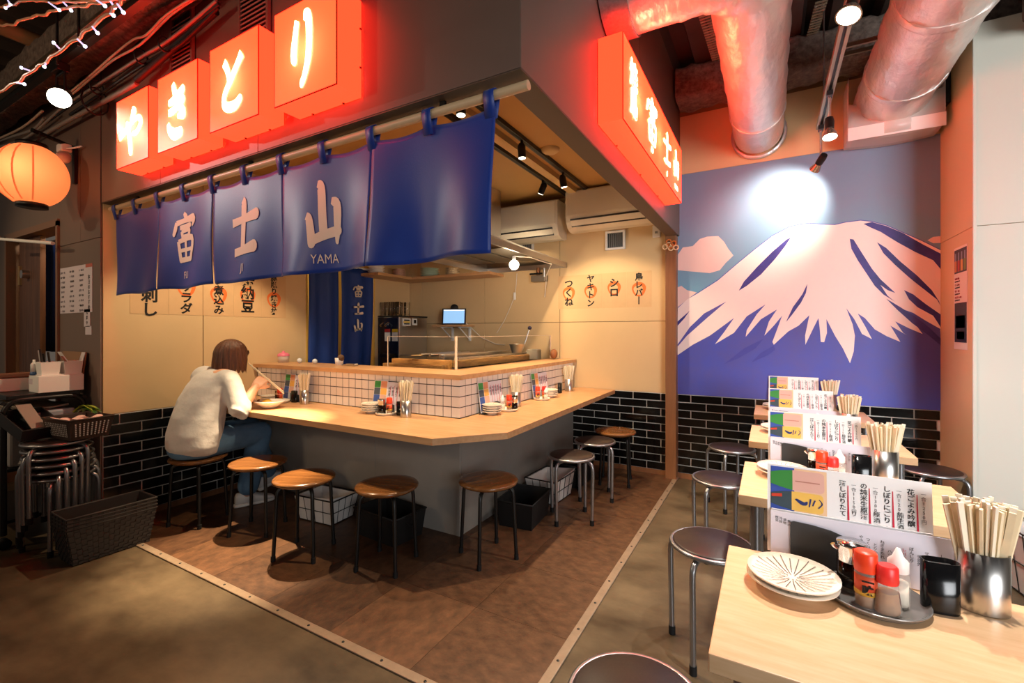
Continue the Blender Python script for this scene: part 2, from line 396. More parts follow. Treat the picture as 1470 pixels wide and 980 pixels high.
# right pillar
wp = MB().box(1.058, 4, 3.698, 4.4, 0, 3.12).build('wall_pillar', M_CREAMB); struct(wp)
panels(wp, [(3.69, BK, 0, 1.925), (3.69, BK, 1.925, 3.12)], lambda a0, a1, z0, z1, t: (1.05, 1.058, a0, a1, z0, z1), M_CREAM, g=.0015)
panels(wp, [(1.05, 2.4, 0, 1.925), (1.05, 2.4, 1.925, 3.12), (2.4, 4, 0, 1.925), (2.4, 4, 1.925, 3.12)], lambda a0, a1, z0, z1, t: (a0, a1, 3.69, 3.698, z0, z1), M_PILLAR, g=.0015)
o = MB().box(1.046, 1.064, 3.684, 3.70, 0, 3.12).build('trim_7', M_PILLAR, bevel=.003); struct(o)

# ================================================================ ceilings
bc = MB().box(XL, -.80, FY1, BK, 2.66, 2.70).build('ceiling', M_BOOTHCEIL); struct(bc)
prof = []; x = -8.0
while x < 4.0:
    prof += [(x, 3.50), (x+.10, 3.50), (x+.13, 3.60), (x+.24, 3.60), (x+.27, 3.50)]; x += .30
mb = MB()
for (xa, za), (xb, zb) in zip(prof[:-1], prof[1:]):
    mb.add([(xa, -4, za), (xb, -4, zb), (xb, 4.4, zb), (xa, 4.4, za)], [(0, 1, 2, 3)])
mb.box(-8, 4, -4, 4.4, 3.62, 3.70)
dk = mb.build('ceiling', M_DECK); struct(dk)

def rough_beam(name, x0, x1, y0, y1, z0, z1, along, label):
    """a steel beam under lumpy sprayed fireproofing"""
    n = 60; sec = []
    ring = []
    for k in range(28):
        a = 2*PI*k/28; c, s = math.cos(a), math.sin(a); p = 5
        ring.append((abs(c)**(2/p)*(1 if c > 0 else -1), abs(s)**(2/p)*(1 if s > 0 else -1)))
    rings = []
    for i in range(n+1):
        t = i/n; rr = []
        for (c, s) in ring:
            q = 1+.05*math.sin(i*1.9+c*5)+.04*math.sin(i*.7+s*7)+random.uniform(-.025, .025)
            if along == 'x': rr.append((x0+(x1-x0)*t, (y0+y1)/2+c*q*(y1-y0)/2, (z0+z1)/2+s*q*(z1-z0)/2))
            else: rr.append(((x0+x1)/2+c*q*(x1-x0)/2, y0+(y1-y0)*t, (z0+z1)/2+s*q*(z1-z0)/2))
        rings.append(rr)
    if along == 'y': rings = [list(reversed(r)) for r in rings]
    o = MB().loft([list(reversed(r)) for r in rings]).build(name, M_ROCK)
    return struct(o)
rough_beam('beam_front', -8, -.8, 1.10, 1.27, 2.98, 3.3, 'x', '')
rough_beam('beam_back', -.68, 1.9, 3.96, 4.28, 3.22, 3.5, 'x', '')
rough_beam('beam_right', 1.22, 4.0, 3.25, 3.6, 2.97, 3.30, 'x', '')

# ================================================================ sliding door on the far left
d1 = MB(); d1.box(DX1-.035, DX1, 1.285, 1.42, 0, 2.12); d1.box(DX0, DX0+.035, 1.285, 1.42, 0, 2.12); d1.box(DX0, DX1, 1.285, 1.42, 2.085, 2.135)
d1 = d1.build('door_1', mat('door casing', '#7d5c48', .5)); struct(d1)
xa = at_y(31, 400, 1.36).x; xb = at_y(61, 400, 1.36).x; xc = at_y(25, 400, 1.36).x
nb = 3
for i in range(nb):
    w = (xb-xa)/nb
    MB().box(xa+i*w+.003, xa+(i+1)*w-.003, 1.345, 1.38, .01, 2.08).build('board', M_DOORW, d1, bevel=.002)
for i in range(5):
    w = (xc-DX0)/5
    MB().box(DX0+i*w+.003, DX0+(i+1)*w-.003, 1.315, 1.345, .01, 2.08).build('board', M_DOORW, d1, bevel=.002)
p = at_y(29, 382, 1.34)
MB().box(p.x-.02, p.x+.02, 1.33, 1.35, 1.70, 1.86).build('hinge_plate', mat('pale latch metal', '#b89c72', .4, metal=.6), d1)
p = at_y(40, 383, 1.34)
MB().cyl((p.x, 1.345, 1.78), (p.x, 1.30, 1.78), .035, 16).build('handle', M_STEEL, d1)
o = MB().box(-6.2, -4.0, 2.05, 2.10, 0, 2.6).build('wall_anteroom', M_YELLOW); struct(o)
o = MB().box(-4.09, -4.055, 1.40, 2.05, 0, 2.6).build('wall_anteroom_side', M_YELLOW); struct(o)

# ================================================================ bar counter
CT = .75; CY = 1.86; WY = 2.36; WX = -1.71
base = thing('bar_counter', 'grey panelled bar counter base with white tiled upstand behind the wooden top', 'counter', (-2.8, 2.4, 0))
def loc(o): o.location = Vector(o.location)-Vector(o.parent.location); return o
for x0, x1 in ((-3.86, -3.2), (-3.2, -2.45), (-2.45, WX)):
    loc(MB().box(x0+.0008, x1-.0008, WY, WY+.02, 0, .714).build('front_panel', M_GREYP, base, bevel=.001))
for y0, y1 in ((WY+.021, 3.0), (3.0, 3.65), (3.65, 4.285)):
    loc(MB().box(WX-.02, WX, y0+.0008, y1-.0008, 0, .714).build('side_panel', M_GREYP, base, bevel=.001))
mb = MB(); mb.box(-3.86, WX-.005, WY+.005, WY+.11, .752, 1.0); mb.box(WX-.115, WX-.005, WY+.11, 4.285, .752, 1.0)
up = loc(mb.build('upstand', M_DGROUT, base))
tp = .0675; tmz = {}
def wtile(w, hgt, ax):
    k = (round(w, 3), round(hgt, 3), ax)
    if k not in tmz:
        tmz[k] = (MB().box(-w/2, w/2, -.0022, 0, -hgt/2, hgt/2) if ax == 'x' else MB().box(0, .0022, -w/2, w/2, -hgt/2, hgt/2)).mesh('tile', M_WTILE)
    return tmz[k]
off = base.location
for r in range(4):
    z0 = .752+r*tp; z1 = min(z0+tp, 1.0); hgt = z1-z0-.0055; zc = (z0+z1)/2
    a = WX
    while a > -3.855:
        b = max(a-tp, -3.855)
        if a-b > .02: child('tile', wtile(a-b-.0055, hgt, 'x'), up, Vector(((a+b)/2, WY+.005, zc))-off)
        a -= tp
    a = WY
    while a < 4.28:
        b = min(a+tp, 4.28)
        if b-a > .02: child('tile', wtile(b-a-.0055, hgt, 'y'), up, Vector((WX-.005, (a+b)/2, zc))-off)
        a += tp
for t in up.children: t.location = t.location-up.location
top = MB().prism([(-3.86, CY), (-1.515, CY-.01), (-1.25, 2.17), (-1.285, 4.285), (WX, 4.285), (WX, WY), (-3.86, WY)], CT-.036, CT).build('countertop', M_OAK, bevel=.003)
tag(top, 'long light oak countertop wrapping the corner of the bar with a cut off corner', 'countertop')
led = MB().prism([(-3.86, 2.325), (-1.675, 2.325), (-1.675, 4.285), (-1.99, 4.285), (-1.99, 2.66), (-3.86, 2.66)], 1.001, 1.03).build('counter_ledge', M_OAK, bevel=.002)
tag(led, 'narrow light wooden ledge along the top of the white tiled upstand', 'ledge')

# ================================================================ grill behind the glass
gl = mat('clear glass pane', '#ffffff', .02, trans=1.0, ior=1.05, spec=.5)
gp = thing('glass_screen', 'low clear glass screen standing on the ledge around the grill', 'glass screen', (-1.96, 2.66, 1.03))
MB().box(-.66, -.004, .0, .004, .001, .235).build('pane', gl, gp)
MB().box(-.004, .0, .008, 1.62, .001, .235).build('pane', gl, gp)
MB().box(-.66, 0, .0, .004, .235, .2375).build('edge_strip', mat('pale edge strip', '#e6cdb4', .3), gp); MB().box(-.004, 0, .004, 1.62, .235, .2375).build('edge_strip', mat('pale edge strip', '#e6cdb4', .3), gp)
MB().box(-.008, .006, -.004, .008, .001, .24).build('corner_post', mat('pale edge strip', '#e6cdb4', .3), gp)
MB().box(-.666, -.66, -.002, .006, .001, .235).build('edge_strip', mat('pale edge strip', '#e6cdb4', .3), gp)
MB().box(-.006, .004, 1.61, 1.628, .001, .235).build('edge_strip', mat('pale edge strip', '#e6cdb4', .3), gp)
gr = thing('charcoal_grill', 'long steel charcoal grill with wooden edge boards behind the glass screen', 'grill', (-2.28, 3.3, .0))
M_BOARD = mat('scorched grill board', '#c79150', .5, col2='#8b5b2b', vscale=6, stretch=(1, 8, 8))
M_BOARDY = mat('scorched grill board side', '#a4793f', .5, col2='#5d4326', vscale=6, stretch=(8, 1, 8))
MB().box(-.22, .22, -.45, .85, .0, 1.02).build('body', M_STEEL, gr, bevel=.006)
MB().box(-.20, .20, -.43, .83, 1.02, 1.03).build('charcoal_bed', mat('charcoal', '#241f1c', .9, bump=.8, bscale=50), gr)
MB().box(.18, .24, -.50, .84, 1.03, 1.085).build('edge_board', M_BOARDY, gr, bevel=.004)
MB().box(-.42, .16, -.52, -.47, 1.0, 1.085).build('edge_board', M_BOARD, gr, bevel=.004)
MB().box(-.44, .16, -.60, -.53, .99, 1.05).build('edge_board', M_BOARD, gr, bevel=.004)
MB().box(.12, .17, -.40, .80, 1.03, 1.10).build('steel_rail', M_STEEL, gr, bevel=.003)
MB().box(-.02, .03, -.40, .80, 1.03, 1.12).build('steel_rail', M_STEEL, gr, bevel=.003)
for k in range(3): MB().cyl((-.20+k*.10, -.42, 1.115), (-.18+k*.1, .1, 1.115), .012, 10).build('grate_bar', M_STEEL, gr)
fan = thing('paper_fan', 'round paper fan lying with its black handle at the grill edge', 'fan', (-2.43, 2.78, 1.115), .3)
MB().lathe([(.0001, .0), (.045, .0), (.045, .004), (.0001, .004)], 20).build('blade', mat('fan paper', '#b99762', .7), fan)
MB().box(-.14, -.045, -.008, .008, 0, .006).build('handle', M_BLACKM, fan)
pot = thing('steel_basket', 'small wire strainer standing at the back end of the grill', 'strainer', (-2.12, 3.86, 1.10))
MB().lathe([(.05, 0), (.075, .08), (.078, .085)], 20).build('bowl', M_STEEL, pot)
MB().cyl((.06, .03, .07), (.10, .06, .22), .006, 8).build('handle', M_STEEL, pot)
MB().ball((.105, .065, .24), .02, 12).build('knob', mat('violet black knob', '#2b2036', .4), pot)
ob = MB(); ob.box(-.06, .06, -.05, .05, 0, .10); ob = ob.build('sauce_container', mat('frosted tub', '#b9ae94', .35, alpha=.75), loc=(-2.02, 4.02, 1.031), bevel=.01)
tag(ob, 'frosted square tub standing on the ledge near the back wall', 'tub')
br = MB().ball((0, 0, .05), .05, 14, sx=.7, sz=1.0).build('wooden_scoop', mat('reddish wood', '#9a5f38', .5), loc=(-1.88, 4.19, 1.031))
tag(br, 'reddish wooden scoop on the ledge by the back wall', 'scoop')
dsp_m = mat('dark blue black panel', '#14182c', .25)
dp = thing('drink_dispenser', 'tall drink dispenser with dark front and steel side carrying glasses', 'dispenser', (-3.69, 3.98, 0))
MB().box(-.165, .14, -.21, .26, .0, 1.47).build('body', M_STEEL, dp, bevel=.008)
MB().box(-.168, .135, -.222, -.211, .75, 1.465).build('front_panel', dsp_m, dp, bevel=.003)
MB().box(-.168, .145, -.225, .265, 1.47, 1.485).build('top_tray', M_BLACKM, dp, bevel=.004)
MB().box(-.06, .10, -.30, -.222, 1.02, 1.06).build('drip_tray', M_BLACK, dp, bevel=.004)
for k, (x, m_) in enumerate(((-.02, mat('red label', '#b3282a', .5)), (.09, mat('yellow label', '#d9b21c', .5)))):
    MB().box(x-.04, x+.04, -.226, -.222, 1.30, 1.335).build('label_head', m_, dp)
    MB().box(x-.04, x+.04, -.226, -.222, 1.20, 1.298).build('label', M_WHITE, dp)
for k in range(2):
    MB().cyl((-.08+.07*k, -.222, 1.40), (-.08+.07*k, -.27, 1.37), .014, 10).build('tap', M_CHROME, dp)
ctl = MB().box(.141, .147, -.16, -.03, 1.37, 1.455).build('control_box', M_WHITE, dp, bevel=.002)
MB().box(.147, .149, -.14, -.05, 1.425, 1.44).build('display', mat('dark display', '#22201c', .3), ctl)
MB().box(.147, .149, -.14, -.05, 1.385, 1.40).build('display', mat('dark display', '#22201c', .3), ctl)
MB().box(.147, .1485, -.15, -.04, 1.405, 1.42).build('yellow_band', mat('yellow label', '#d9b21c', .5), ctl)
ctl2 = MB().box(.141, .147, .0, .08, 1.38, 1.455).build('control_box', M_WHITE, dp, bevel=.002)
MB().box(.147, .149, .02, .06, 1.40, 1.44).build('display', mat('dark display', '#22201c', .3), ctl2)
gm = mat('drinking glass', '#ffffff', .02, trans=1.0, ior=1.06, coat=1.0)
g0 = MB().lathe([(.0001, 0), (.030, 0), (.036, .15), (.034, .15), (.028, .012), (.0001, .012)], 18).build('drinking_glass', gm)
kk = 0
for r in range(2):
    for c in range(5):
        p = (-3.815+c*.055+.012*r, 3.80+r*.13, 1.486)
        o = g0 if kk == 0 else g0.copy()
        if kk: COL.objects.link(o)
        o.location = p; kk += 1
        tag(o, 'clear tumbler standing in the row on top of the drink dispenser', 'glass', 'tumblers on the drink dispenser')
# tablet and its little shelf
ts = thing('tablet_shelf', 'small wooden wall shelf on two white brackets carrying the tablet', 'shelf', (-3.1, 4.15, 1.36))
MB().box(-.22, .20, -.10, .14, 0, .022).build('board', M_OAK, ts, bevel=.002)
for x in (-.10, .14):
    b = MB(); b.box(x-.012, x+.012, .12, .14, -.16, 0); b.box(x-.012, x+.012, -.08, .14, -.012, 0); b.tube([(x, -.07, -.01), (x, .12, -.14)], .006, 8)
    b.build('bracket', M_WHITE, ts)
p = at_y(652, 452, 4.12)
tb = thing('tablet', 'tablet with glowing pale blue screen standing on the small wall shelf', 'tablet', (p.x, 4.11, 1.383), .45)
Mx = Matrix.Rotation(-.18, 4, 'X')
MB().box(-.135, .135, 0, .014, .0, .185, M=Mx).build('body', M_BLACK, tb, bevel=.004)
MB().box(-.118, .118, -.0012, 0, .016, .170, M=Mx).build('screen', emitter('blue screen', '#8fc0ee', .85), tb)
MB().box(-.118, .118, -.002, -.0013, .158, .170, M=Mx).build('status_bar', emitter('white bar', '#eef6ff', .9), tb)
MB().lathe([(.0001, -.006), (.045, -.006), (.045, .006), (.0001, .006)], 20, M=Matrix.Translation((0, .045, .185)) @ Matrix.Rotation(PI/2, 4, 'X')).build('stand_disc', M_BLACKM, tb)
cab = MB().tube([(-2.98, 4.2, 1.42), (-2.9, 4.25, 1.33), (-2.8, 4.27, 1.24), (-2.62, 4.28, 1.17), (-2.5, 4.28, 1.16)], .005, 6).build('power_cord', mat('white cord', '#e2d8c8', .5)); tag(cab, 'white power cord running down from the tablet along the back wall', 'cord')
# crockery shelf
cs = thing('crockery_shelf', 'long wooden shelf high on the wall stacked with crockery', 'shelf', (-3.52, 4.1, 1.90))
MB().box(-.345, 1.0, -.10, .188, 0, .03).build('board', M_OAK, cs, bevel=.002)
MB().box(-.345, -.05, -.62, -.102, 0, .03).build('board', M_OAKY, cs, bevel=.002)
sp = [(-3.74, 3.62, .09, .11, M_WHITE, 'stack of white bowls at the left end of the high shelf'), (-3.72, 3.95, .075, .09, mat('pinkish bowls', '#c99c86', .4), 'stack of pinkish bowls on the high shelf'),
      (-3.42, 4.13, .11, .10, mat('celadon plates', '#9db09a', .35), 'stack of green glazed plates on the high shelf'), (-3.1, 4.14, .08, .085, mat('patterned bowl', '#cbb08d', .4, var=.5, vscale=40), 'patterned bowl lying at the right end of the high shelf')]
for x, y, r, hh, m_, lb in sp:
    q = [(r*.5, 0)]
    n = 4
    for i in range(n): q += [(r*.62, hh*i/n+.002), (r, hh*(i+.9)/n), (r, hh*(i+.98)/n), (r*.97, hh*(i+1)/n)]
    q += [(.0001, hh)]
    o = MB().lathe([(.0001, 0)]+q, 20).build('bowl_stack', m_, loc=(x, y, 1.931)); tag(o, lb, 'crockery')
# exhaust hood
hd = thing('exhaust_hood', 'wide steel exhaust hood hanging over the grill', 'hood', (-2.25, 3.5, 1.95))
hb = MB()
x0, x1, y0, y1 = -.48, .47, -.75, .79
hb.box(x0, x1, y0, y0+.012, 0, .05); hb.box(x0, x1, y1-.012, y1, 0, .05); hb.box(x0, x0+.012, y0, y1, 0, .05); hb.box(x1-.012, x1, y0, y1, 0, .05)
hb.build('rim', M_STEEL, hd)
vs = [(x0, y0, .05), (x1, y0, .05), (x1, y1, .05), (x0, y1, .05), (-.25, -.2, .26), (.0, -.2, .26), (.0, .3, .26), (-.25, .3, .26)]
MB().add(vs, [(0, 1, 5, 4), (1, 2, 6, 5), (2, 3, 7, 6), (3, 0, 4, 7), (4, 5, 6, 7)]).build('canopy', M_STEEL, hd)
MB().box(-.24, -.01, -.19, .29, .255, .705).build('flue', M_STEEL, hd)
for k in range(3): MB().box(-.36+k*.26, -.14+k*.26, -.3, .4, .035, .05).build('filter', mat('grease filter', '#57524b', .4, metal=.8), hd, bevel=.003)
# lit bulb on a cord
p = at_y(738, 380, 3.40)
bl = thing('hanging_bulb', 'bright round bulb glowing below the steel hood', 'bulb', tuple(p))
MB().ball((0, 0, 0), .042, 18).build('globe', emitter('bulb glow', '#fff0d6', 14), bl)
MB().cyl((0, 0, .038), (0, 0, .075), .016, 12).build('socket', M_WHITE, bl)
c = MB().tube([(p.x, p.y, p.z+.075), (p.x+.05, p.y+.2, p.z+.09), (p.x+.12, 3.9, p.z+.06), (-1.98, 4.22, 1.87), (-2.0, 4.26, 1.8), (-2.02, 4.272, 1.66)], .005, 6).build('power_cord', mat('white cord', '#e2d8c8', .5)); tag(c, 'white lamp cord looping from the glowing bulb to the gas valve', 'cord')
pts = [at_y(u, v, 4.27) for u, v in ((742, 392), (741, 408), (739, 425), (733, 440), (724, 460), (713, 478))]
c = thing('switch_cord', 'thin pale cord with inline switch hanging on the back wall below the bulb', 'cord', tuple(pts[0]))
MB().tube([q-pts[0] for q in pts], .004, 6).build('cord', mat('white cord', '#e2d8c8', .5), c)
q = pts[2]-pts[0]; MB().box(q.x-.012, q.x+.012, q.y-.012, q.y+.008, q.z-.04, q.z+.04).build('switch', M_WHITE, c, bevel=.004)
p = at_y(775, 398, 4.24)
gv = thing('gas_valve', 'small metal gas valve unit fixed to the back wall under the hood', 'valve', tuple(p))
MB().box(-.09, .07, -.03, .045, -.045, .02).build('body', mat('weathered metal', '#8c8275', .4, metal=.7), gv, bevel=.006)
MB().cyl((-.02, 0, .02), (-.02, 0, .10), .018, 10).build('pipe', mat('copper pipe', '#8a5a3c', .4, metal=.8), gv)
MB().cyl((.06, -.02, .0), (.06, -.02, .09), .014, 10).build('pipe', M_STEEL, gv)
MB().cyl((-.1, -.03, .035), (.04, -.03, .035), .01, 8).build('lever', M_BLACK, gv)
# things on the ledge
def LG(u): q = at_y(u, 500, 2.55); return (q.x, 2.55, 1.0305)
o = thing('sugar_pot', 'clear pot with a pink lid standing on the ledge near the left wall', 'pot', LG(407))
MB().lathe([(.0001, 0), (.045, 0), (.048, .05), (.046, .055)], 18).build('jar', mat('milky plastic', '#dccfc2', .3, alpha=.8), o)
MB().lathe([(.05, .055), (.05, .07), (.03, .085), (.012, .088), (.012, .10), (.0001, .102)], 18).build('lid', mat('pink lid', '#e0748a', .4), o)
for (u, v), lb in (((430, 527), 'tiny pale glass knob on the ledge beside the pink lidded pot'), ((452, 529), 'tiny pale glass knob on the ledge in front of the blue curtain')):
    o = MB().ball((0, 0, .022), .022, 12).build('glass_ornament', mat('pale glaze', '#d9dde0', .15), loc=LG(u)); tag(o, lb, 'ornament')
o = thing('utensil_pot', 'small white and brown pot on the ledge below the slit of the blue curtain', 'pot', LG(487))
MB().lathe([(.0001, 0), (.03, 0), (.034, .06), (.03, .06)], 14).build('pot', M_WHITE, o)
MB().ball((.02, 0, .06), .028, 10).build('cloth', mat('brown cloth', '#6b4c33', .8), o)
o = MB().box(-.05, .05, -.02, .02, 0, .018).build('towel_tray', M_STEEL, loc=LG(505), bevel=.003); tag(o, 'narrow steel tray on the ledge in front of the blue curtain', 'tray')

# ================================================================ air conditioners, vents, rails
def aircon(name, x0, x1, z0, z1, lb):
    t = thing(name, lb, 'air conditioner', ((x0+x1)/2, BK, z0)); hw = (x1-x0)/2; H = z1-z0; D = .25
    pr = [(0, .02), (-.06, 0), (-.14, .005), (-.20, .03), (-.235, .075), (-D, .13), (-D, H-.01), (-D+.012, H), (0, H)]
    ring = lambda x, s: [(x, y*s, z) for y, z in pr]
    MB().loft([ring(-hw, .97), ring(-hw+.015, 1), ring(hw-.015, 1), ring(hw, .97)], sm=False).build('body', mat('ivory plastic', '#e2d9c6', .4), t, bevel=.006)
    MB().box(-hw+.02, hw-.02, -D-.006, -D, .135, H-.015).build('front_panel', mat('ivory plastic', '#e2d9c6', .4), t, bevel=.004)
    for a, b, c_, d_ in ((-.247, -.238, .085, .09), (-.212, -.2, .032, .037)):
        MB().add([(-hw+.05, a, b*0+d_+.012), (hw-.05, a, d_+.012), (hw-.05, b, c_), (-hw+.05, b, c_), (-hw+.05, a-.004, d_+.012), (hw-.05, a-.004, d_+.012), (hw-.05, b-.004, c_), (-hw+.05, b-.004, c_)],
                 [(0, 3, 2, 1), (4, 5, 6, 7), (0, 1, 5, 4), (1, 2, 6, 5), (2, 3, 7, 6), (3, 0, 4, 7)]).build('air_slot', M_BLACK, t)
    MB().add([(-hw+.055, -.243, .088), (hw-.055, -.243, .088), (hw-.055, -.214, .044), (-hw+.055, -.214, .044), (-hw+.055, -.25, .085), (hw-.055, -.25, .085), (hw-.055, -.222, .040), (-hw+.055, -.222, .040)],
             [(0, 3, 2, 1), (4, 5, 6, 7), (0, 1, 5, 4), (1, 2, 6, 5), (2, 3, 7, 6), (3, 0, 4, 7)]).build('louver', mat('ivory louver', '#eee5d2', .4), t)
aircon('air_conditioner', -1.70, -.86, 2.27, 2.64, 'ivory air conditioner high on the back wall nearest the wooden post')
aircon('air_conditioner', -2.58, -1.785, 2.215, 2.585, 'ivory air conditioner high on the back wall above the steel hood')
def wall_vent(x0, x1, z0, z1, lb):
    t = thing('wall_vent', lb, 'vent', ((x0+x1)/2, BK-.008, (z0+z1)/2)); hw, hh = (x1-x0)/2, (z1-z0)/2
    b = MB(); f = .02
    b.box(-hw, hw, -.03, 0, hh-f, hh); b.box(-hw, hw, -.03, 0, -hh, -hh+f); b.box(-hw, -hw+f, -.03, 0, -hh+f, hh-f); b.box(hw-f, hw, -.03, 0, -hh+f, hh-f)
    b.build('frame', M_WHITE, t, bevel=.002)
    MB().box(-hw+f, hw-f, -.004, 0, -hh+f, hh-f).build('backing', mat('vent dark', '#4d4a44', .7), t)
    n = 8
    me = MB().box(-.003, .003, -.022, -.004, -hh+f, hh-f).mesh('slat', mat('grey slat', '#8d8a82', .5, metal=.3))
    for i in range(n): child('slat', me, t, (-hw+f+(i+.5)*(2*hw-2*f)/n, 0, 0), (0, 0, .5))
wall_vent(-1.375, -1.185, 2.085, 2.265, 'white framed square vent on the back wall below the right air conditioner')
wall_vent(-2.36, -2.15, 2.04, 2.25, 'white framed square vent half hidden behind the steel hood')
o = thing('wall_switch', 'small white switch plate on the back wall beside the wooden post', 'switch', (-.90, BK-.008, 2.22))
MB().box(-.035, .035, -.012, 0, -.055, .055).build('plate', M_WHITE, o, bevel=.003); MB().box(-.012, .012, -.016, -.012, -.02, .0).build('rocker', mat('grey rocker', '#8a8a88', .4), o)
o = MB().lathe([(.0001, -.03), (.045, -.03), (.065, -.015), (.07, 0)], 24).build('smoke_detector', mat('beige plastic', '#d3b583', .5), loc=(-1.42, 3.1, 2.66)); tag(o, 'round beige smoke detector on the booth ceiling', 'detector')
fw = thing('paper_flower', 'orange and cream decorative flower ornament on top of the wooden post', 'ornament', tuple(at_y(963, 353, 4.185)))
for k in range(7):
    a = k*2.399; r = .045*math.sqrt(k/6)
    MB().tube([(r*math.cos(a)*1.3+.02*math.cos(b), -.012, r*math.sin(a)*.8+.02*math.sin(b)) for b in [2*PI*i/12 for i in range(12)]], .006, 6, closed=True).build('petal', mat('cream petal' if k % 3 else 'orange petal', '#e8c49a' if k % 3 else '#d9702c', .6), fw)
def rail(name, p0, p1, lb, w=.035, m_=None):
    p0 = Vector(p0); p1 = Vector(p1); d = p1-p0
    t = thing(name, lb, 'track rail', tuple(p0)); L = d.length
    b = MB().box(-w/2, w/2, 0, L, 0, .03); o = b.build('profile', m_ or M_BLACK, t); 
    MB().box(-w*.22, w*.22, .01, L-.01, -.001, .0).build('groove', mat('rail groove', '#050505', .6), t)
    t.rotation_euler = (0, 0, math.atan2(d.y, d.x)-PI/2); return t
rail('track_rail', (-1.50, 1.45, 2.63), (-1.50, 4.22, 2.63), 'black track rail on the booth ceiling nearest the open side')
rail('track_rail', (-1.73, 1.45, 2.63), (-1.73, 4.22, 2.63), 'black track rail on the booth ceiling further from the open side')
rail('track_rail', (-3.8, 2.0, 2.63), (-1.9, 2.0, 2.63), 'black track rail on the booth ceiling behind the blue curtain')
o = MB().box(-1.66, -1.585, 1.42, 4.28, 2.615, 2.66).build('trim_8', mat('ceiling batten', '#c6a56f', .6)); struct(o)
def track_head(loc_, tgt, lb, drop=.07, glow=8, r=.028, L=.10, cat='spotlight', m_=None, gname='spot glow'):
    t = thing('track_spotlight', lb, cat, loc_)
    d = (Vector(tgt)-Vector(loc_)); d.normalize(); c0 = Vector((0, 0, -drop))
    m_ = m_ or M_BLACK
    MB().cyl((0, 0, 0), (0, 0, -drop), .011, 8).build('stem', m_, t)
    MB().tube([c0-d*L*.5, c0-d*L*.3, c0+d*L*.45, c0+d*L*.5], [r*.6, r, r, r*1.02], 16, cap=True).build('head', m_, t)
    MB().cyl(c0+d*L*.505, c0+d*(L*.53), r*.85, 16).build('lens', emitter(gname, '#fff3dc', glow), t)
    return t
BOOTHHEADS = [((-1.50, 2.08, 2.63), (-1.45, 2.1, .75), 'black spotlight on the near ceiling rail above the bar corner'),
 ((-1.50, 2.8, 2.63), (-1.45, 2.9, .75), 'black spotlight halfway along the near ceiling rail'),
 ((-1.50, 3.53, 2.63), (-1.35, 3.9, 1.0), 'black lit spotlight on the near ceiling rail beside the air conditioners'),
 ((-1.73, 3.62, 2.63), (-2.6, 3.9, 1.2), 'black lit spotlight on the far ceiling rail in front of the air conditioners'),
 ((-3.05, 2.0, 2.63), (-3.1, 1.9, .75), 'black spotlight on the rail behind the curtain above the seated person')]
for a, b, c in BOOTHHEADS: track_head(a, b, c)

def thick(st, k): return [[(x, y, w_*k) for x, y, w_ in q] for q in st]
# ================================================================ noren over the counter
M_BLUE = mat('blue curtain cloth', '#1c3d98', .42, var=.1, vscale=6, bump=.05, bscale=160, sheen=.15)
M_PRINT = mat('cream print', '#f2dcc6', .55)
rodz = 2.118; ry = 1.345
rd = thing('curtain_rod', 'pale round wooden rod hanging under the brown fascia', 'curtain rod', (-2.25, ry, rodz))
MB().cyl((-1.58, 0, 0), (1.555, 0, 0), .0165, 16).build('pole', mat('pale pole wood', '#d3b892', .4), rd)
for x in (-1.2, 0, 1.2): MB().box(x-.012, x+.012, -.006, .006, .012, .034).build('bracket', M_BLACK, rd)
nr = thing('noren_curtain', 'blue split cloth curtain with cream characters hanging across the bar opening', 'curtain', (-2.30, ry, 0))
EDG = [-3.765+i*.589 for i in range(6)]
def zb(x): return 1.540+(x+3.765)/2.945*.034
ZT, ZB = 2.078, 1.556
def cloth(x, z, i):
    e0, e1 = EDG[i], EDG[i+1]; t = (x-e0)/(e1-e0); dn = (ZT-z)/(ZT-ZB)
    y = ry + .010*math.sin(x*13+i)*(.3+dn) + .016*math.sin(t*PI*2+i*1.3)*dn + .012*math.sin(t*9+dn*3+i*2)*dn*dn - .012*dn*math.cos(t*PI*2)
    return y
for i in range(5):
    e0, e1 = EDG[i], EDG[i+1]
    def fn(a, b, i=i, e0=e0, e1=e1):
        slit = .0015 if b < .14 else .0015+.006*min(1, (b-.14)/.4)
        x = e0+slit+(e1-e0-2*slit)*a
        tz = ZT-.020*math.sin(PI*((a*2) % 1.0 if a < 1 else 0))**1*(1 if True else 0)*.8
        z = tz+(zb(x)+.005*math.sin(a*7+i)-tz)*b
        return (x+2.30, cloth(x, z, i)-ry, z)
    o = MB().grid(fn, 36, 26).build('panel', M_BLUE, nr)
    sd = o.modifiers.new('thickness', 'SOLIDIFY'); sd.thickness = .0016; sd.offset = 0
for k in range(11):
    x = -3.765+.589*k/2+(.02 if k == 0 else -.02 if k == 10 else 0); hw = .021
    L = []
    for j in range(13):
        a = PI*1.5-2*PI*j/12*.999
        L.append((.0215*math.cos(a), rodz+.0215*math.sin(a)))
    prof = [(-.005, 2.04)]+[(-.0205, rodz-.012)]+[(.0215*math.cos(a), rodz+.0215*math.sin(a)) for a in [PI-PI*j/8 for j in range(9)]]+[(.0205, rodz-.012), (.006, 2.04)]
    vs = []
    for (y, z) in prof: vs += [(x-hw+2.30, y, z), (x+hw+2.30, y, z)]
    o = MB().add(vs, [(2*j, 2*j+1, 2*j+3, 2*j+2) for j in range(len(prof)-1)], 0, True).build('loop', M_BLUE, nr)
    sd = o.modifiers.new('thickness', 'SOLIDIFY'); sd.thickness = .002; sd.offset = 0
def on_cloth(i, cx, zc, w, hgt):
    def fn(a, b):
        x = cx+(a-.5)*w; z = zc+(b-.5)*hgt
        return (x+2.30, cloth(x, z, i)-ry-.004, z)
    return fn
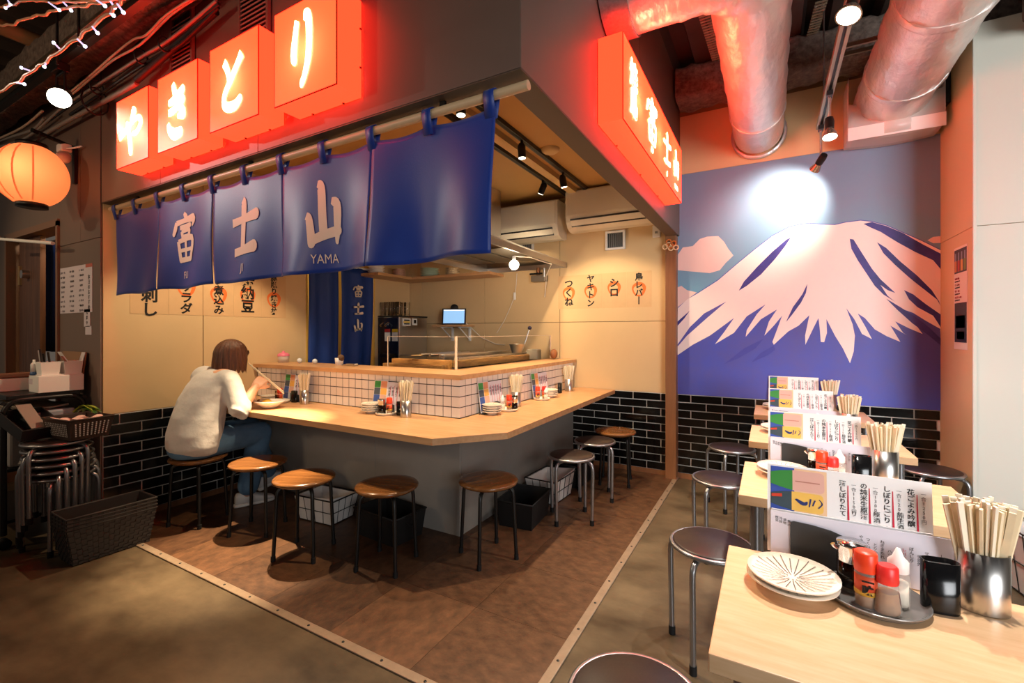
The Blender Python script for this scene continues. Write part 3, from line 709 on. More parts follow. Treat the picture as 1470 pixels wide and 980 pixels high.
for g, i, cx, zc, w, hh, lb in (('fu', 1, -2.885, 1.835, .235, .27, 'FU'), ('shi', 2, -2.305, 1.83, .215, .27, 'JI'), ('yama', 3, -1.715, 1.82, .215, .27, 'YAMA')):
    mb = MB(); brush(mb, thick(GLYPH[g], 1.35), on_cloth(i, cx, zc, w, hh)); mb.build('character', M_PRINT, nr)
    me = text_mesh(lb, .058, M_PRINT, extr=0).copy()
    for v in me.vertices:
        x = cx+v.co.x*.82; z = 1.622+v.co.y; v.co = (x+2.30, cloth(x, z, i)-ry-.004, z)
    o = bpy.data.objects.new('lettering', me); COL.objects.link(o); o.parent = nr
# doorway curtain on the left wall
dc = thing('doorway_curtain', 'dark blue split curtain with small cream characters in the kitchen doorway', 'curtain', (XL+.03, 3.25, 0))
M_BLUE2 = mat('dark blue cloth', '#173a86', .6, var=.1, vscale=5)
for i, (y0, y1) in enumerate(((-.40, -.048), (-.028, .415))):
    def fn(a, b, y0=y0, y1=y1, i=i):
        z = 1.98-1.18*b
        pull = -.02*math.sin(PI*b) if i == 1 else .0
        y = y0+(y1-y0)*a + (pull*(1-a)*-.3 if i else 0) - (.05*a*b if i == 0 else 0)*0 - (.045*b*b*a if i == 1 else 0)*(-1 if False else 1)
        return (.012*math.sin(a*12+i)+.006*math.sin(b*5), y, z)
    o = MB().grid(fn, 16, 16).build('panel', M_BLUE2, dc); sd = o.modifiers.new('thickness', 'SOLIDIFY'); sd.thickness = .0016
for g, z in (('fu', 1.735), ('shi', 1.55), ('yama', 1.37)):
    mb = MB(); brush(mb, thick(GLYPH[g], 1.3), lambda a, b, z=z: (.026, .185+(a-.5)*.135, z+(b-.5)*.125)); mb.build('character', M_PRINT, dc)
MB().cyl((0, -.44, 1.985), (0, .44, 1.985), .012, 10).build('rod', M_WHITE, dc)

# ================================================================ glowing box signs
def thick(st, k): return [[(x, y, w_*k) for x, y, w_ in q] for q in st]
def red_body(name):
    if name in MATS: return MATS[name]
    m = emitter(name, '#ff5c34', .92); return m
M_CHAR = emitter('white lit character', '#ffdca8', 12)
M_SEAM = mat('dark red seam', '#8f1d0e', .6, spec=.1)
M_FACE = bpy.data.materials.new('translucent red face'); M_FACE.use_nodes = True
_nt = M_FACE.node_tree; _b = _nt.nodes['Principled BSDF']; _b.inputs['Base Color'].default_value = (*lin('#ff5a38'), 1); _b.inputs['Roughness'].default_value = .35
_b.inputs['Emission Color'].default_value = (*lin('#ff220f'), 1); _b.inputs['Emission Strength'].default_value = 7.5
_t = _nt.nodes.new('ShaderNodeBsdfTranslucent'); _t.inputs[0].default_value = (1.0, .36, .13, 1)
_mx = _nt.nodes.new('ShaderNodeAddShader'); _nt.links.new(_b.outputs[0], _mx.inputs[0]); _nt.links.new(_t.outputs[0], _mx.inputs[1]); _nt.links.new(_mx.outputs[0], _nt.nodes['Material Output'].inputs[0])
boxes = [(-1.80, -1.42, 'ri', 'red glowing box sign with the two stroke character, nearest the fascia corner', .38, .68, .50, .48),
         (-2.293, -1.912, 'to', 'red glowing box sign with a looped two stroke character, second from the fascia corner', .44, .58, .5, .48),
         (-2.79, -2.403, 'ki', 'red glowing box sign with a crossed four stroke character, third from the fascia corner', .44, .64, .5, .47),
         (-3.275, -2.897, 'ya', 'red glowing box sign at the far left end of the row, with a curling character', .70, .60, .46, .47)]
for x0, x1, g, lb, gw, gh, cx, cz in boxes:
    w = x1-x0; hh = .385; t = thing('sign_box', lb, 'sign', ((x0+x1)/2, FY0, 2.235), 0, 'row of red glowing box signs')
    q = .004; b_ = MB(); b_.box(-w/2, -w/2+q, -.122, -.006, 0, hh); b_.box(w/2-q, w/2, -.122, -.006, 0, hh); b_.box(-w/2+q, w/2-q, -.122, -.006, 0, q); b_.box(-w/2+q, w/2-q, -.122, -.006, hh-q, hh); b_.build('body', M_RED, t)
    sm_ = MB(); e = .0045
    for a0, a1, c0, c1 in ((-w/2-.001, -w/2+e, -.001, hh+.001), (w/2-e, w/2+.001, -.001, hh+.001), (-w/2+e, w/2-e, -.001, e), (-w/2+e, w/2-e, hh-e, hh+.001)): sm_.box(a0, a1, -.1255, -.122, c0, c1)
    sm_.build('seam', M_SEAM, t)
    MB().add([(-w/2+.002, -.1256, .002), (w/2-.002, -.1256, .002), (w/2-.002, -.1256, hh-.002), (-w/2+.002, -.1256, hh-.002)], [(0, 1, 2, 3)]).build('face', M_FACE, t)
    point('box_lamp', ((x0+x1)/2, FY0-.045, 2.235+hh*.47), .55, (1, .9, .75), .02)
    MB().box(-w/2+.01, w/2-.01, -.006, 0, .01, hh-.01).build('back_frame', M_BLACK, t)
    mb = MB(); brush(mb, thick(GLYPH[g], 1.0 if g == 'ya' else 1.25), lambda a, b: (-w/2+w*cx+(a-.5)*gw*w, -.1285, hh*cz+(b-.5)*gh*hh)); mb.build('character', M_CHAR, t)
    sc = MB().box(-.004, .004, -.004, .004, -.002, .004).mesh('screw', M_BLACK)
    for x in (-w*.25, w*.25): child('screw', sc, t, (x, -.012, -.002))
    for z in (hh*.3, hh*.7): child('screw', sc, t, (w/2+.001, -.012, z))
t = thing('long_sign', 'long red glowing sign with white characters on the side fascia', 'sign', (-.70, 2.825, 2.265))
hw = .78; hh = .395; dp_ = .125
q = .004; b_ = MB(); b_.box(.006, dp_-.004, -hw, -hw+q, 0, hh); b_.box(.006, dp_-.004, hw-q, hw, 0, hh); b_.box(.006, dp_-.004, -hw+q, hw-q, 0, q); b_.box(.006, dp_-.004, -hw+q, hw-q, hh-q, hh); b_.build('body', M_RED, t)
sm_ = MB(); e = .0045
for a0, a1, c0, c1 in ((-hw-.001, -hw+e, -.001, hh+.001), (hw-e, hw+.001, -.001, hh+.001), (-hw+e, hw-e, -.001, e), (-hw+e, hw-e, hh-e, hh+.001)): sm_.box(dp_-.004, dp_-.0005, a0, a1, c0, c1)
sm_.build('seam', M_SEAM, t)
MB().add([(dp_-.0004, -hw+.002, .002), (dp_-.0004, hw-.002, .002), (dp_-.0004, hw-.002, hh-.002), (dp_-.0004, -hw+.002, hh-.002)], [(0, 1, 2, 3)]).build('face', M_FACE, t)
for yy in (-.5, 0, .5): point('box_lamp', (-.70+.045, 2.825+yy, 2.265+hh*.5), .55, (1, .9, .75), .02)
MB().box(0, .006, -hw+.01, hw-.01, .01, hh-.01).build('back_frame', M_BLACK, t)
def side(yc, zc, w, h): return lambda a, b: (dp_+.0025, yc+(a-.5)*w, zc+(b-.5)*h)
for g, yc, w, h, zc in (('fu', -.20, .27, .25, .215), ('shi', .23, .22, .20, .215), ('yama', .56, .22, .185, .215)):
    mb = MB(); brush(mb, thick(GLYPH[g], .95), side(yc, zc, w, h)); mb.build('character', M_CHAR, t)
for s, yc, zc in (('焼', -.60, .27), ('鳥', -.60, .135)):
    write(s, .14, M_CHAR, t, (dp_+.002, yc, zc), EAST, 'character', bold=.003)
for s, yc in (('FU', -.20), ('JI', .23), ('YAMA', .56)):
    write(s, .042, M_CHAR, t, (dp_+.002, yc, .055), EAST, 'lettering')
for y in (-.5, 0, .5): child('screw', MB().box(-.004, .004, -.004, .004, -.003, .003).mesh('screw', M_BLACK), t, (.012, y, -.002))
# louvred vents above the signs
def louvre(u0, u1, v0, v1, lb):
    a = at_y(u0, v1, FY0); b = at_y(u1, v0, FY0); z0 = at_y(u0, v1, FY0).z
    z0 = min(z0, 2.63); z1 = 3.05 if v0 > 20 else 2.98
    t = thing('louvre_vent', lb, 'vent', ((a.x+b.x)/2, FY0, 2.66)); hw = (b.x-a.x)/2; H = z1-2.66
    MB().box(-hw, hw, -.004, 0, 0, H).build('backing', M_BLACK, t)
    mf = MB(); mf.box(-hw, -hw+.015, -.02, -.004, 0, H); mf.box(hw-.015, hw, -.02, -.004, 0, H); mf.box(-hw, hw, -.02, -.004, H-.015, H); mf.box(-hw, hw, -.02, -.004, 0, .015)
    mf.build('frame', M_FASCIA, t)
    me = MB().box(-hw+.015, hw-.015, -.016, -.002, -.003, .003).mesh('slat', M_FASCIA)
    n = int((H-.04)/.022)
    for i in range(n): child('slat', me, t, (0, -.002, .025+i*.022), (.5, 0, 0))
louvre(249, 281, 55, 105, 'dark louvred vent in the fascia above the third and fourth box signs')
louvre(347, 390, 0, 45, 'dark louvred vent in the fascia above the second box sign')

# ================================================================ handwritten menu strips
M_PAPER = mat('thin wall paper strip', '#d8b182', .7, var=.08, vscale=10)
M_INK = mat('black brush ink', '#0d0b0a', .6)
M_RINGO = mat('orange red ring', '#e8712f', .7)
def strip_sheet(kind, c, w, h, s, size, lb, ring=True, ringoff=0.0, group=None, space=.86, toff=0.0):
    t = thing('menu_strip', lb, 'menu strip', c, 0, group)
    if kind == 'east':
        MB().box(0, .0012, -w/2, w/2, -h/2, h/2).build('sheet', M_PAPER, t); rot = EAST; P = lambda a, z, d: (.0012+d, a, z)
    else:
        MB().box(-w/2, w/2, -.0012, 0, -h/2, h/2).build('sheet', M_PAPER, t); rot = FRONT; P = lambda a, z, d: (a, -.0012-d, z)
    if ring:
        R = w*.28; n = 20; vs = []
        for i in range(n):
            a = 2*PI*i/n; k = 1+.06*math.sin(a*3)
            vs += [P(R*math.cos(a)*k, ringoff+R*1.05*math.sin(a), .0005), P((R-.022-.008*math.sin(a+1))*math.cos(a)*k, ringoff+(R-.022-.008*math.sin(a))*1.05*math.sin(a), .0005)]
        MB().add(vs, [(2*i, 2*i+1, (2*i+3) % (2*n), (2*i+2) % (2*n)) for i in range(n)]).build('ring', M_RINGO, t)
    write('\n'.join(s), size, M_INK, t, P(0, toff, .001), rot, 'writing', space=space, bold=size*.028, extr=.0003)
    return t
ZS = 1.66
LS = [(1.575, '刺し', .105, 'paper strip with black brush writing on the left wall, nearest the open front', False, 0, -.155),
      (1.81, '野菜サラダ', .086, 'paper strip with five brushed characters on the left wall, second from the front', True, -.02, -.02),
      (2.045, 'モツ煮込み', .08, 'paper strip with small curved writing on the left wall, third from the front', True, -.06, -.03),
      (2.28, '鶏納豆', .118, 'paper strip with three bold wide characters on the left wall', True, -.05, -.035),
      (2.515, '豚照り焼き丼', .062, 'paper strip with the smallest writing on the left wall, next to the curtained doorway', True, -.07, -.03)]
for y, s, sz, lb, rg, ro, to in LS: strip_sheet('east', (XL+.0085, y, ZS), .232, .46, s, sz, lb, rg, ro, 'handwritten strips on the left wall', .97, to)
BS = [(-1.06, '鳥レバ丨', .076, 'paper strip with four brushed characters on the back wall, nearest the wooden post', -.0, 0), (-1.295, 'シロ', .095, 'paper strip with only two brushed characters on the back wall', .02, .02),
      (-1.53, 'ヤキトン', .082, 'paper strip with angular brush writing on the back wall, third from the post', 0, 0), (-1.76, 'つくね', .095, 'paper strip with curving brush writing on the back wall, furthest from the post', -.01, -.01)]
for x, s, sz, lb, ro, to in BS: strip_sheet('front', (x, BK-.0085, 1.70), .232, .335, s, sz, lb, True, ro, 'handwritten strips on the back wall', .97, to)

# ================================================================ mountain mural (flat painting on the wall)
MZ0, MZ1 = .748, 2.70
MX0, MX1 = -.715, 1.05
mu = thing('mountain_mural', 'large painted mural of a snow capped blue mountain above the black tiles', 'mural', (0, BK, 0))
M_SKY = bpy.data.materials.new('painted sky'); M_SKY.use_nodes = True
_nt = M_SKY.node_tree; _b = _nt.nodes['Principled BSDF']; _b.inputs['Roughness'].default_value = .45
_tc = _nt.nodes.new('ShaderNodeTexCoord'); _sp = _nt.nodes.new('ShaderNodeSeparateXYZ'); _nt.links.new(_tc.outputs['Object'], _sp.inputs[0])
_mr = _nt.nodes.new('ShaderNodeMapRange'); _mr.inputs[1].default_value = 1.35; _mr.inputs[2].default_value = 2.65; _nt.links.new(_sp.outputs['Z'], _mr.inputs[0])
_r = _nt.nodes.new('ShaderNodeValToRGB'); _r.color_ramp.elements[0].color = (*lin('#6db6d4'), 1); _r.color_ramp.elements[1].color = (*lin('#7891ad'), 1); _r.color_ramp.elements[1].position = .75
_nt.links.new(_mr.outputs[0], _r.inputs[0]); _nt.links.new(_r.outputs[0], _b.inputs['Base Color'])
M_MT = mat('painted violet blue', '#4b58bd', .5, col2='#5a59a6', vscale=3.5)
M_SNOW = mat('painted snow', '#f7eae4', .5)
M_SHADE = mat('painted violet streak', '#4a459a', .5, col2='#2e3278', vscale=9)
M_CLOUD = mat('painted cloud', '#e9d3cc', .5)
MB().box(MX0, MX1, -.012, -.001, MZ0, MZ1).build('canvas', M_SKY, mu)
def mp(zx, zy):
    p = at_y(970+zx/2.45, 200+zy/2.45, BK-.012); return (min(max(p.x, MX0), MX1), min(max(p.z, MZ0), MZ1))
def paint(name, pts, m, layer):
    P = [mp(*q) for q in pts]
    vs = [(x, -.012-.0012*layer, z) for x, z in P]
    tri = geometry.tessellate_polygon([[Vector((x, z, 0)) for x, z in P]])
    ff = []
    for t in tri:
        a, b, c = [Vector(P[i]) for i in t]; cr = (b-a).x*(c-a).y-(b-a).y*(c-a).x
        ff.append(tuple(t) if cr > 0 else tuple(reversed(t)))
    return MB().add(vs, ff).build(name, m, mu)
RIDGE = [(-30, 625), (8, 590), (40, 560), (80, 537), (150, 492), (220, 432), (280, 383), (340, 337), (400, 306), (440, 297), (470, 294), (520, 297), (560, 298), (600, 289), (650, 283), (690, 287), (740, 300), (800, 326), (860, 352), (960, 385)]
paint('mountain', RIDGE+[(980, 1000), (-60, 1000)], M_MT, 1)
paint('snow_cap', [(-30, 640)]+[(x, y+3) for x, y in RIDGE[1:]]+[(960, 690), (930, 666), (880, 638), (835, 610), (795, 596), (830, 632), (868, 684), (820, 664), (772, 640), (800, 680), (812, 688), (755, 655), (790, 712), (742, 692), (700, 668), (665, 628), (640, 612), (668, 660), (690, 702), (655, 684), (628, 632), (600, 594), (622, 650), (630, 690), (626, 745), (613, 787), (588, 735), (560, 690), (530, 632), (532, 680), (522, 713), (510, 712), (507, 670), (502, 628), (482, 668), (456, 722), (455, 690), (470, 618), (432, 655), (396, 675), (345, 722), (340, 712), (356, 670), (374, 620), (345, 655), (312, 690), (328, 640), (356, 598), (300, 632), (246, 694), (250, 670), (285, 615), (316, 580), (250, 622), (205, 680), (138, 720), (170, 678), (205, 628), (120, 690), (60, 722), (4, 758), (4, 728), (40, 690), (110, 628), (178, 570), (100, 612), (50, 660), (-20, 720)], M_SNOW, 2)
for st in ([(405, 345), (390, 352), (340, 395), (285, 450), (240, 500), (222, 532), (250, 515), (300, 475), (350, 420), (385, 375)],
           [(463, 508), (445, 545), (412, 590), (388, 642), (408, 618), (440, 575), (458, 540)],
           [(612, 350), (625, 352), (655, 400), (690, 455), (720, 492), (772, 540), (745, 530), (720, 512), (745, 550), (770, 570), (730, 545), (700, 515), (670, 470), (640, 425), (618, 385)],
           [(708, 362), (740, 382), (790, 430), (850, 480), (900, 530), (960, 585), (925, 568), (870, 525), (820, 485), (770, 440), (730, 400)],
           [(660, 297), (690, 291), (740, 305), (800, 330), (870, 370), (960, 400), (960, 455), (905, 425), (840, 395), (780, 362), (720, 325), (685, 310)],
           [(803, 530), (835, 545), (880, 580), (960, 615), (960, 660), (905, 620), (850, 590), (820, 562)],
           [(740, 560), (790, 590), (840, 622), (890, 660), (960, 700), (960, 725), (890, 690), (830, 645), (780, 600)],
           [(4, 640), (50, 602), (30, 630), (4, 655)], [(310, 700), (240, 735), (170, 790), (220, 770), (280, 735)], [(345, 725), (300, 750), (265, 785), (320, 760), (350, 740)]):
    paint('streak', st, mat('painted faint streak', '#4448a4', .5, col2='#4c50b0', vscale=5) if st[0] in ((310, 700), (345, 725)) else M_SHADE, 3)
paint('cloud', [(8, 460), (8, 405), (25, 380), (60, 375), (85, 350), (110, 342), (150, 340), (170, 360), (185, 385), (203, 408), (175, 435), (155, 460), (120, 470), (60, 465)], M_CLOUD, 1)
paint('cloud', [(4, 545), (4, 520), (20, 515), (40, 530), (75, 538), (50, 556), (20, 580), (4, 590)], M_CLOUD, 1.5)
paint('cloud', [(885, 355), (905, 343), (960, 338), (960, 362), (905, 365)], M_CLOUD, 1.5)

# ================================================================ silver ducts
def duct_loft(path, r, seg=26, seed=1):
    rnd = random.Random(seed); P = [Vector(p) for p in path]; k = len(P); rings = []; nrm = Vector((0, 0, 1))
    for i in range(k):
        t = (P[min(i+1, k-1)]-P[max(i-1, 0)]).normalized(); nrm = (nrm-t*nrm.dot(t)).normalized(); b = t.cross(nrm)
        rr = r*(1+.010*math.sin(i*1.7)+rnd.uniform(-.010, .010))
        rings.append([tuple(P[i]+(nrm*math.cos(2*PI*j/seg)+b*math.sin(2*PI*j/seg))*(rr*(1+rnd.uniform(-.018, .018)))) for j in range(seg)])
    return rings
d1 = thing('silver_duct', 'silver foil wrapped duct bending from the fascia towards the mural wall', 'duct', (-.08, 2.20, 2.93))
pth = [(-.600+.04*i, 0, 0) for i in range(10)]
R_ = .22; c0 = (-.40, R_)
for i in range(1, 13):
    a = -PI/2+PI/2*i/12; pth.append((-.22+R_*math.cos(a), R_+R_*math.sin(a), 0))
y = R_+.06
while y < 2.07: pth.append((0, y, 0)); y += .07
MB().loft(duct_loft(pth, .178, 28, 3)).build('jacket', M_FOIL, d1)
MB().loft(duct_loft([(-.612, 0, 0), (-.58, 0, 0), (-.53, 0, 0), (-.485, 0, 0)], .186, 28, 5)).build('mesh_collar', M_FOILMESH, d1)
MB().loft(duct_loft([(0, 1.58, 0), (0, 1.60, 0), (0, 1.625, 0)], .183, 28, 6)).build('tape_band', M_FOIL, d1)
MB().lathe([(.18, -.02), (.205, -.02), (.205, .0), (.18, .0)], 28, M=Matrix.Translation((0, 2.085, 0)) @ Matrix.Rotation(-PI/2, 4, 'X')).build('end_flange', M_FOIL, d1)
d2 = thing('silver_duct', 'straight silver foil wrapped duct on the right, running into the wall above the mural', 'duct', (.75, .4, 2.96))
MB().loft(duct_loft([(0, .075*i, 0) for i in range(52)], .212, 30, 9)).build('jacket', M_FOIL, d2)
for yy in (1.2, 2.5, 3.3): MB().loft(duct_loft([(0, yy, 0), (0, yy+.03, 0), (0, yy+.06, 0)], .218, 30, 8)).build('tape_band', M_FOIL, d2)
M_FILM = mat('cloudy plastic film', '#efe4dd', .25, alpha=.55)
pw = thing('plastic_sheet', 'cloudy plastic sheet wrapped around the end of the right duct', 'plastic sheet', (.75, 4.15, 2.96))
mb = MB()
mb.grid(lambda a, b: (-.26+.52*a, -.13+.02*math.sin(a*9), -.27-.02*math.sin(PI*a)+.23*b), 12, 4)
mb.grid(lambda a, b: (.26, -.13+.25*a, -.27+.42*b), 4, 4); mb.grid(lambda a, b: (-.26, .12-.25*a, -.27+.42*b), 4, 4)
mb.grid(lambda a, b: (-.26+.52*a, -.13+.25*b, -.275-.02*math.sin(PI*a)), 12, 4)
o = mb.build('film', M_FILM, pw); sd = o.modifiers.new('thickness', 'SOLIDIFY'); sd.thickness = .002
MB().box(-.262, .262, -.136, -.132, -.30, -.21).build('white_tape', mat('white tape', '#f0e9e4', .5), pw)

# ================================================================ track with lamps over the tables
rl = thing('lamp_track', 'long pale double channel lamp track hanging above the tables', 'track', (.318, 1.0, 2.76))
for x in (-.016, .016): MB().box(x-.008, x+.008, 0, 2.96, 0, .035).build('channel', mat('pale channel steel', '#a39a86', .35, metal=.8), rl)
MB().box(-.008, .008, .01, 2.95, .012, .03).build('web', M_BLACK, rl)
for y in (.4, 1.6, 2.7): MB().cyl((0, y, .035), (0, y, .74), .005, 8).build('hanger_rod', M_STEEL, rl)
def par_lamp(y, drop, d, lb, glow, r=.045):
    t = thing('track_spotlight', lb, 'spotlight', (.318, y, 2.76))
    d = Vector(d).normalized()
    MB().box(-.016, .016, -.03, .03, -.03, 0).build('adapter', M_BLACK, t, bevel=.003)
    MB().cyl((0, 0, -.03), (0, 0, -drop), .008, 8).build('stem', M_CHROME, t)
    c = Vector((0, 0, -drop))
    MB().tube([c-d*.045, c-d*.02, c+d*.03], [.022, .026, .024], 14).build('socket', M_BLACK, t)
    MB().tube([c+d*.03, c+d*.06, c+d*.085], [.02, r*.8, r], 18).build('reflector', mat('lamp reflector', '#b8ad9c', .25, metal=.8), t)
    MB().tube([c+d*.0855, c+d*.088], [r*.88, r*.7], 18).build('lens', emitter('lamp lens glow', '#fff6e6', glow), t)
    return t
par_lamp(3.90, .24, (-.35, .75, -.45), 'small spotlight at the far end of the track, aimed at the mural peak', 9, .036)
par_lamp(3.37, .20, (.0, -.25, -1), 'lit spotlight second from the far end of the lamp track', 9, .042)
par_lamp(2.46, .02, (-.25, -.35, -.9), 'largest lit spotlight on the lamp track, near the top edge of view', 9, .05)
par_lamp(1.45, .08, (0, -.1, -1), 'spotlight on the lamp track over the nearest table', 9, .045)
for (u, v, y, lb) in ((1205, 80, 3.6, 'lower'), (1215, 66, 3.3, 'upper')):
    p = at_y(u, v, y); o = MB().box(-.05, .40, -.008, .008, -.012, .012).build('strut_bar', mat('galvanised strut', '#6c6350', .4, metal=.7), loc=(p.x, y, p.z))
    tag(o, 'thin metal strut bar crossing behind the lamp track, the %s of two' % lb, 'bar')
for (u0, v0, u1, v1, lb) in ((1008, 12, 1031, 92, 'ribbed hanger strip on the ceiling left of the bending duct'), (1180, 0, 1166, 50, 'ribbed hanger strip on the ceiling left of the lamp track')):
    a = at_z(u0, v0, 3.46); b = at_z(u1, v1, 3.46); t = thing('ribbed_strip', lb, 'ceiling strip', tuple(a)); dlt = b-a
    MB().tube([(0, 0, .02), tuple(dlt+Vector((0, 0, .02)))], .02, 6).build('backing', M_BLACK, t)
    me = MB().box(-.035, .035, -.007, .007, -.004, .004).mesh('rib', mat('pale rib', '#9a8d74', .5)); n = max(8, int(dlt.length/.032))
    for i in range(n): child('rib', me, t, tuple(dlt*(i+.5)/n))

# ================================================================ poster on the pillar
pz = thing('wall_poster', 'narrow poster with drink photos and small print on the orange lit pillar side', 'poster', (1.05, 3.895, 1.515))
MB().box(-.002, 0, -.115, .115, -.325, .325).build('sheet', mat('poster paper', '#e9d5c4', .5), pz)
def pq(y0, y1, z0, z1, col, nm='picture'): MB().box(-.003, -.002, min(y0, y1), max(y0, y1), z0, z1).build(nm, mat('poster '+col, col, .5), pz)
pq(.105, -.105, .16, .31, '#3a2a30')
for k, c in enumerate(('#cf7a3a', '#b03a2c', '#d8a24a', '#6f8a3c')):
    yy = .08-.053*k; MB().box(-.0036, -.003, yy-.018, yy+.018, .17, .24).build('drink', mat('poster '+c, c, .5), pz)
    MB().box(-.0036, -.003, yy-.010, yy+.010, .24, .29).build('drink', mat('poster p'+c, '#8d97a8', .5), pz)
pq(.10, -.105, -.28, -.03, '#241c1d')
pq(.08, -.08, -.19, -.11, '#8a5e33'); pq(.06, -.07, -.26, -.21, '#2c3547')
for k in range(4):
    zz = .125-.04*k
    write(('MENU', 'ビール', 'サワー', 'ハイボール')[k]+' 480', .017, mat('poster red ink', '#a8352c', .6), pz, (-.0032, .095, zz), WEST, align='LEFT')
    write('おすすめドリンク', .011, M_INK, pz, (-.0032, .095, zz-.018), WEST, align='LEFT')
a_ = at_x(1361, 78, 1.045); b_ = at_x(1361, 150, 1.045)
o = MB().box(-.03, 0, -.04, .04, b_.z, a_.z).build('black_bar', M_BLACK, loc=(1.049, a_.y, 0), bevel=.004); tag(o, 'short black upright bar high on the orange lit pillar side', 'bar')
# posters on the brown wall at left
pa = at_y(88, 388, FY0); pb = at_y(134, 447, FY0)
pl = thing('printed_list', 'white printed list sheet covered with small columns on the brown wall by the sliding door', 'poster', ((pa.x+pb.x)/2-.01, FY0-.001, (pa.z+pb.z)/2+.005))
w2 = (pb.x-pa.x)/2; h2 = .165
MB().box(-w2, w2, -.002, 0, -h2, h2).build('sheet', mat('printed sheet', '#cfc3c8', .5), pl)
MB().box(w2*.62, w2, -.003, -.002, h2*.86, h2).build('red_header', mat('faded red print', '#b5604f', .5), pl)
for i in range(9):
    for j in range(3):
        write('品書き一覧お食事'[(i+j) % 6:][:5], .016, M_INK if (i+j) % 2 else mat('grey print', '#77707c', .6), pl, (-w2*.82+j*.165, -.0025, h2*.78-i*.035), FRONT)
write('\n'.join('本日のおすすめ'), .036, M_INK, pl, (w2*.82, -.0025, -.03), FRONT, space=.95)
for (u, v, hgt, lb) in ((130, 456, .12, 'narrow white printed slip stuck below the printed list'), (132, 474, .06, 'tiny pale sticker below the narrow printed slip')):
    p = at_y(u, v, FY0); o = thing('paper_slip', lb, 'paper', (p.x-.05, FY0-.001, p.z)); MB().box(-.05, .05, -.002, 0, -hgt/2, hgt/2).build('sheet', mat('printed sheet', '#cfc3c8', .5), o)
    if hgt > .1:
        for k in range(3): write('営業中'[k], .028, M_INK, o, (0, -.0025, .035-.035*k), FRONT)

# ================================================================ lantern, bracket, cables, string lights on the left
lp = at_y(46, 252, 1.05)
lt = thing('paper_lantern', 'glowing round orange paper lantern with black end caps hanging at the left', 'lantern', tuple(lp))
M_LAN = bpy.data.materials.new('lantern paper'); M_LAN.use_nodes = True
_nt = M_LAN.node_tree; _b = _nt.nodes['Principled BSDF']; _b.inputs['Base Color'].default_value = (*lin('#f2a860'), 1); _b.inputs['Roughness'].default_value = .7
_b.inputs['Emission Color'].default_value = (*lin('#ff8a4c'), 1); _b.inputs['Emission Strength'].default_value = .45
_t = _nt.nodes.new('ShaderNodeBsdfTranslucent'); _t.inputs[0].default_value = (*lin('#ffc090'), 1)
_mx = _nt.nodes.new('ShaderNodeMixShader'); _mx.inputs[0].default_value = .5
_nt.links.new(_b.outputs[0], _mx.inputs[1]); _nt.links.new(_t.outputs[0], _mx.inputs[2]); _nt.links.new(_mx.outputs[0], _nt.nodes['Material Output'].inputs[0])
LR, LH = .178, .185
prof = []
for i in range(61):
    t = i/60; z = -LH+2*LH*t; a = (t-.5)*2*.92
    prof.append((LR*math.sqrt(max(0, 1-a*a))*(1+.010*math.cos(i*PI)), z))
MB().lathe(prof, 36).build('paper', M_LAN, lt)
rim = prof[0][0]
for z0, z1 in ((-LH-.022, -LH+.004), (LH-.004, LH+.022)): MB().lathe([(.0001, z0), (rim+.006, z0), (rim+.006, z1), (rim-.004, z1)], 24).build('end_cap', M_BLACK, lt)
for k in range(5):
    a = -2.3+k*.52
    MB().tube([(r*1.008*math.cos(a), r*1.008*math.sin(a), z) for r, z in prof[2:-2:3]], .005, 6).build('seam', emitter('lantern seam', '#e2703a', .7), lt)
MB().tube([(0, 0, LH+.02), (.02, .03, LH+.06), (.02, .03, LH+.10)], .004, 6).build('hook', M_BLACK, lt)
bp = at_y(105, 222, 1.28)
bk = thing('lantern_bracket', 'black metal arm on the brown wall carrying the paper lantern', 'bracket', tuple(bp))
mb = MB(); mb.box(-.02, .02, 0, .018, -.20, .06); mb.build('wall_plate', M_BLACK, bk)
dv = Vector((lp.x, lp.y, lp.z+LH+.11))-bp
MB().tube([(0, 0, .05), tuple(dv)], .014, 8).build('arm', M_BLACK, bk)
dm = thing('dome_fixture', 'small white rounded fixture fixed to the black lantern bracket', 'fixture', (bp.x-.005, bp.y-.045, bp.z+.0))
MB().box(-.045, .045, -.03, .03, .0, .055).build('housing', M_WHITE, dm, bevel=.008)
MB().ball((.005, -.005, -.035), .042, 18).build('dome', M_WHITE, dm)
MB().tube([(.045, 0, .02), (.10, .02, .02), (.17, .04, .025)], .006, 6).build('lead', M_WHITE, dm)
# track along the beam and its large spotlight
t = thing('track_rail', 'dark track rail along the fireproofed beam at upper left', 'track rail', (-7.0, 1.055, 2.90)); MB().box(0, 5.4, -.018, .018, 0, .05).build('profile', M_BLACK, t); MB().box(0, 5.4, -.05, -.02, .03, .05).build('flange', mat('galvanised strut', '#8c8168', .4, metal=.7), t)
sp_ = at_y(80, 150, 1.03)
t = thing('track_spotlight', 'large black spotlight with bright lens on the beam track above the lantern', 'spotlight', (sp_.x-.02, 1.055, 2.90))
MB().box(-.05, .05, -.03, .03, -.05, 0).build('adapter', M_BLACK, t, bevel=.004)
MB().tube([(-.05, 0, -.05), (-.06, 0, -.16), ], .007, 6).build('yoke', M_BLACK, t)
MB().tube([(.07, 0, -.06), (.08, 0, -.18)], .007, 6).build('yoke', M_BLACK, t)
MB().tube([(-.055, 0, -.06), (.075, 0, -.06)], .007, 6).build('yoke', M_BLACK, t)
d = Vector((.75, -.3, -.55)).normalized(); c = Vector((.005, 0, -.19))
MB().tube([c-d*.08, c-d*.06, c+d*.05], [.035, .05, .058], 18).build('head', M_BLACK, t)
MB().tube([c+d*.0505, c+d*.056], [.054, .05], 20).build('lens', emitter('spot lens bright', '#fff2d8', 14), t)
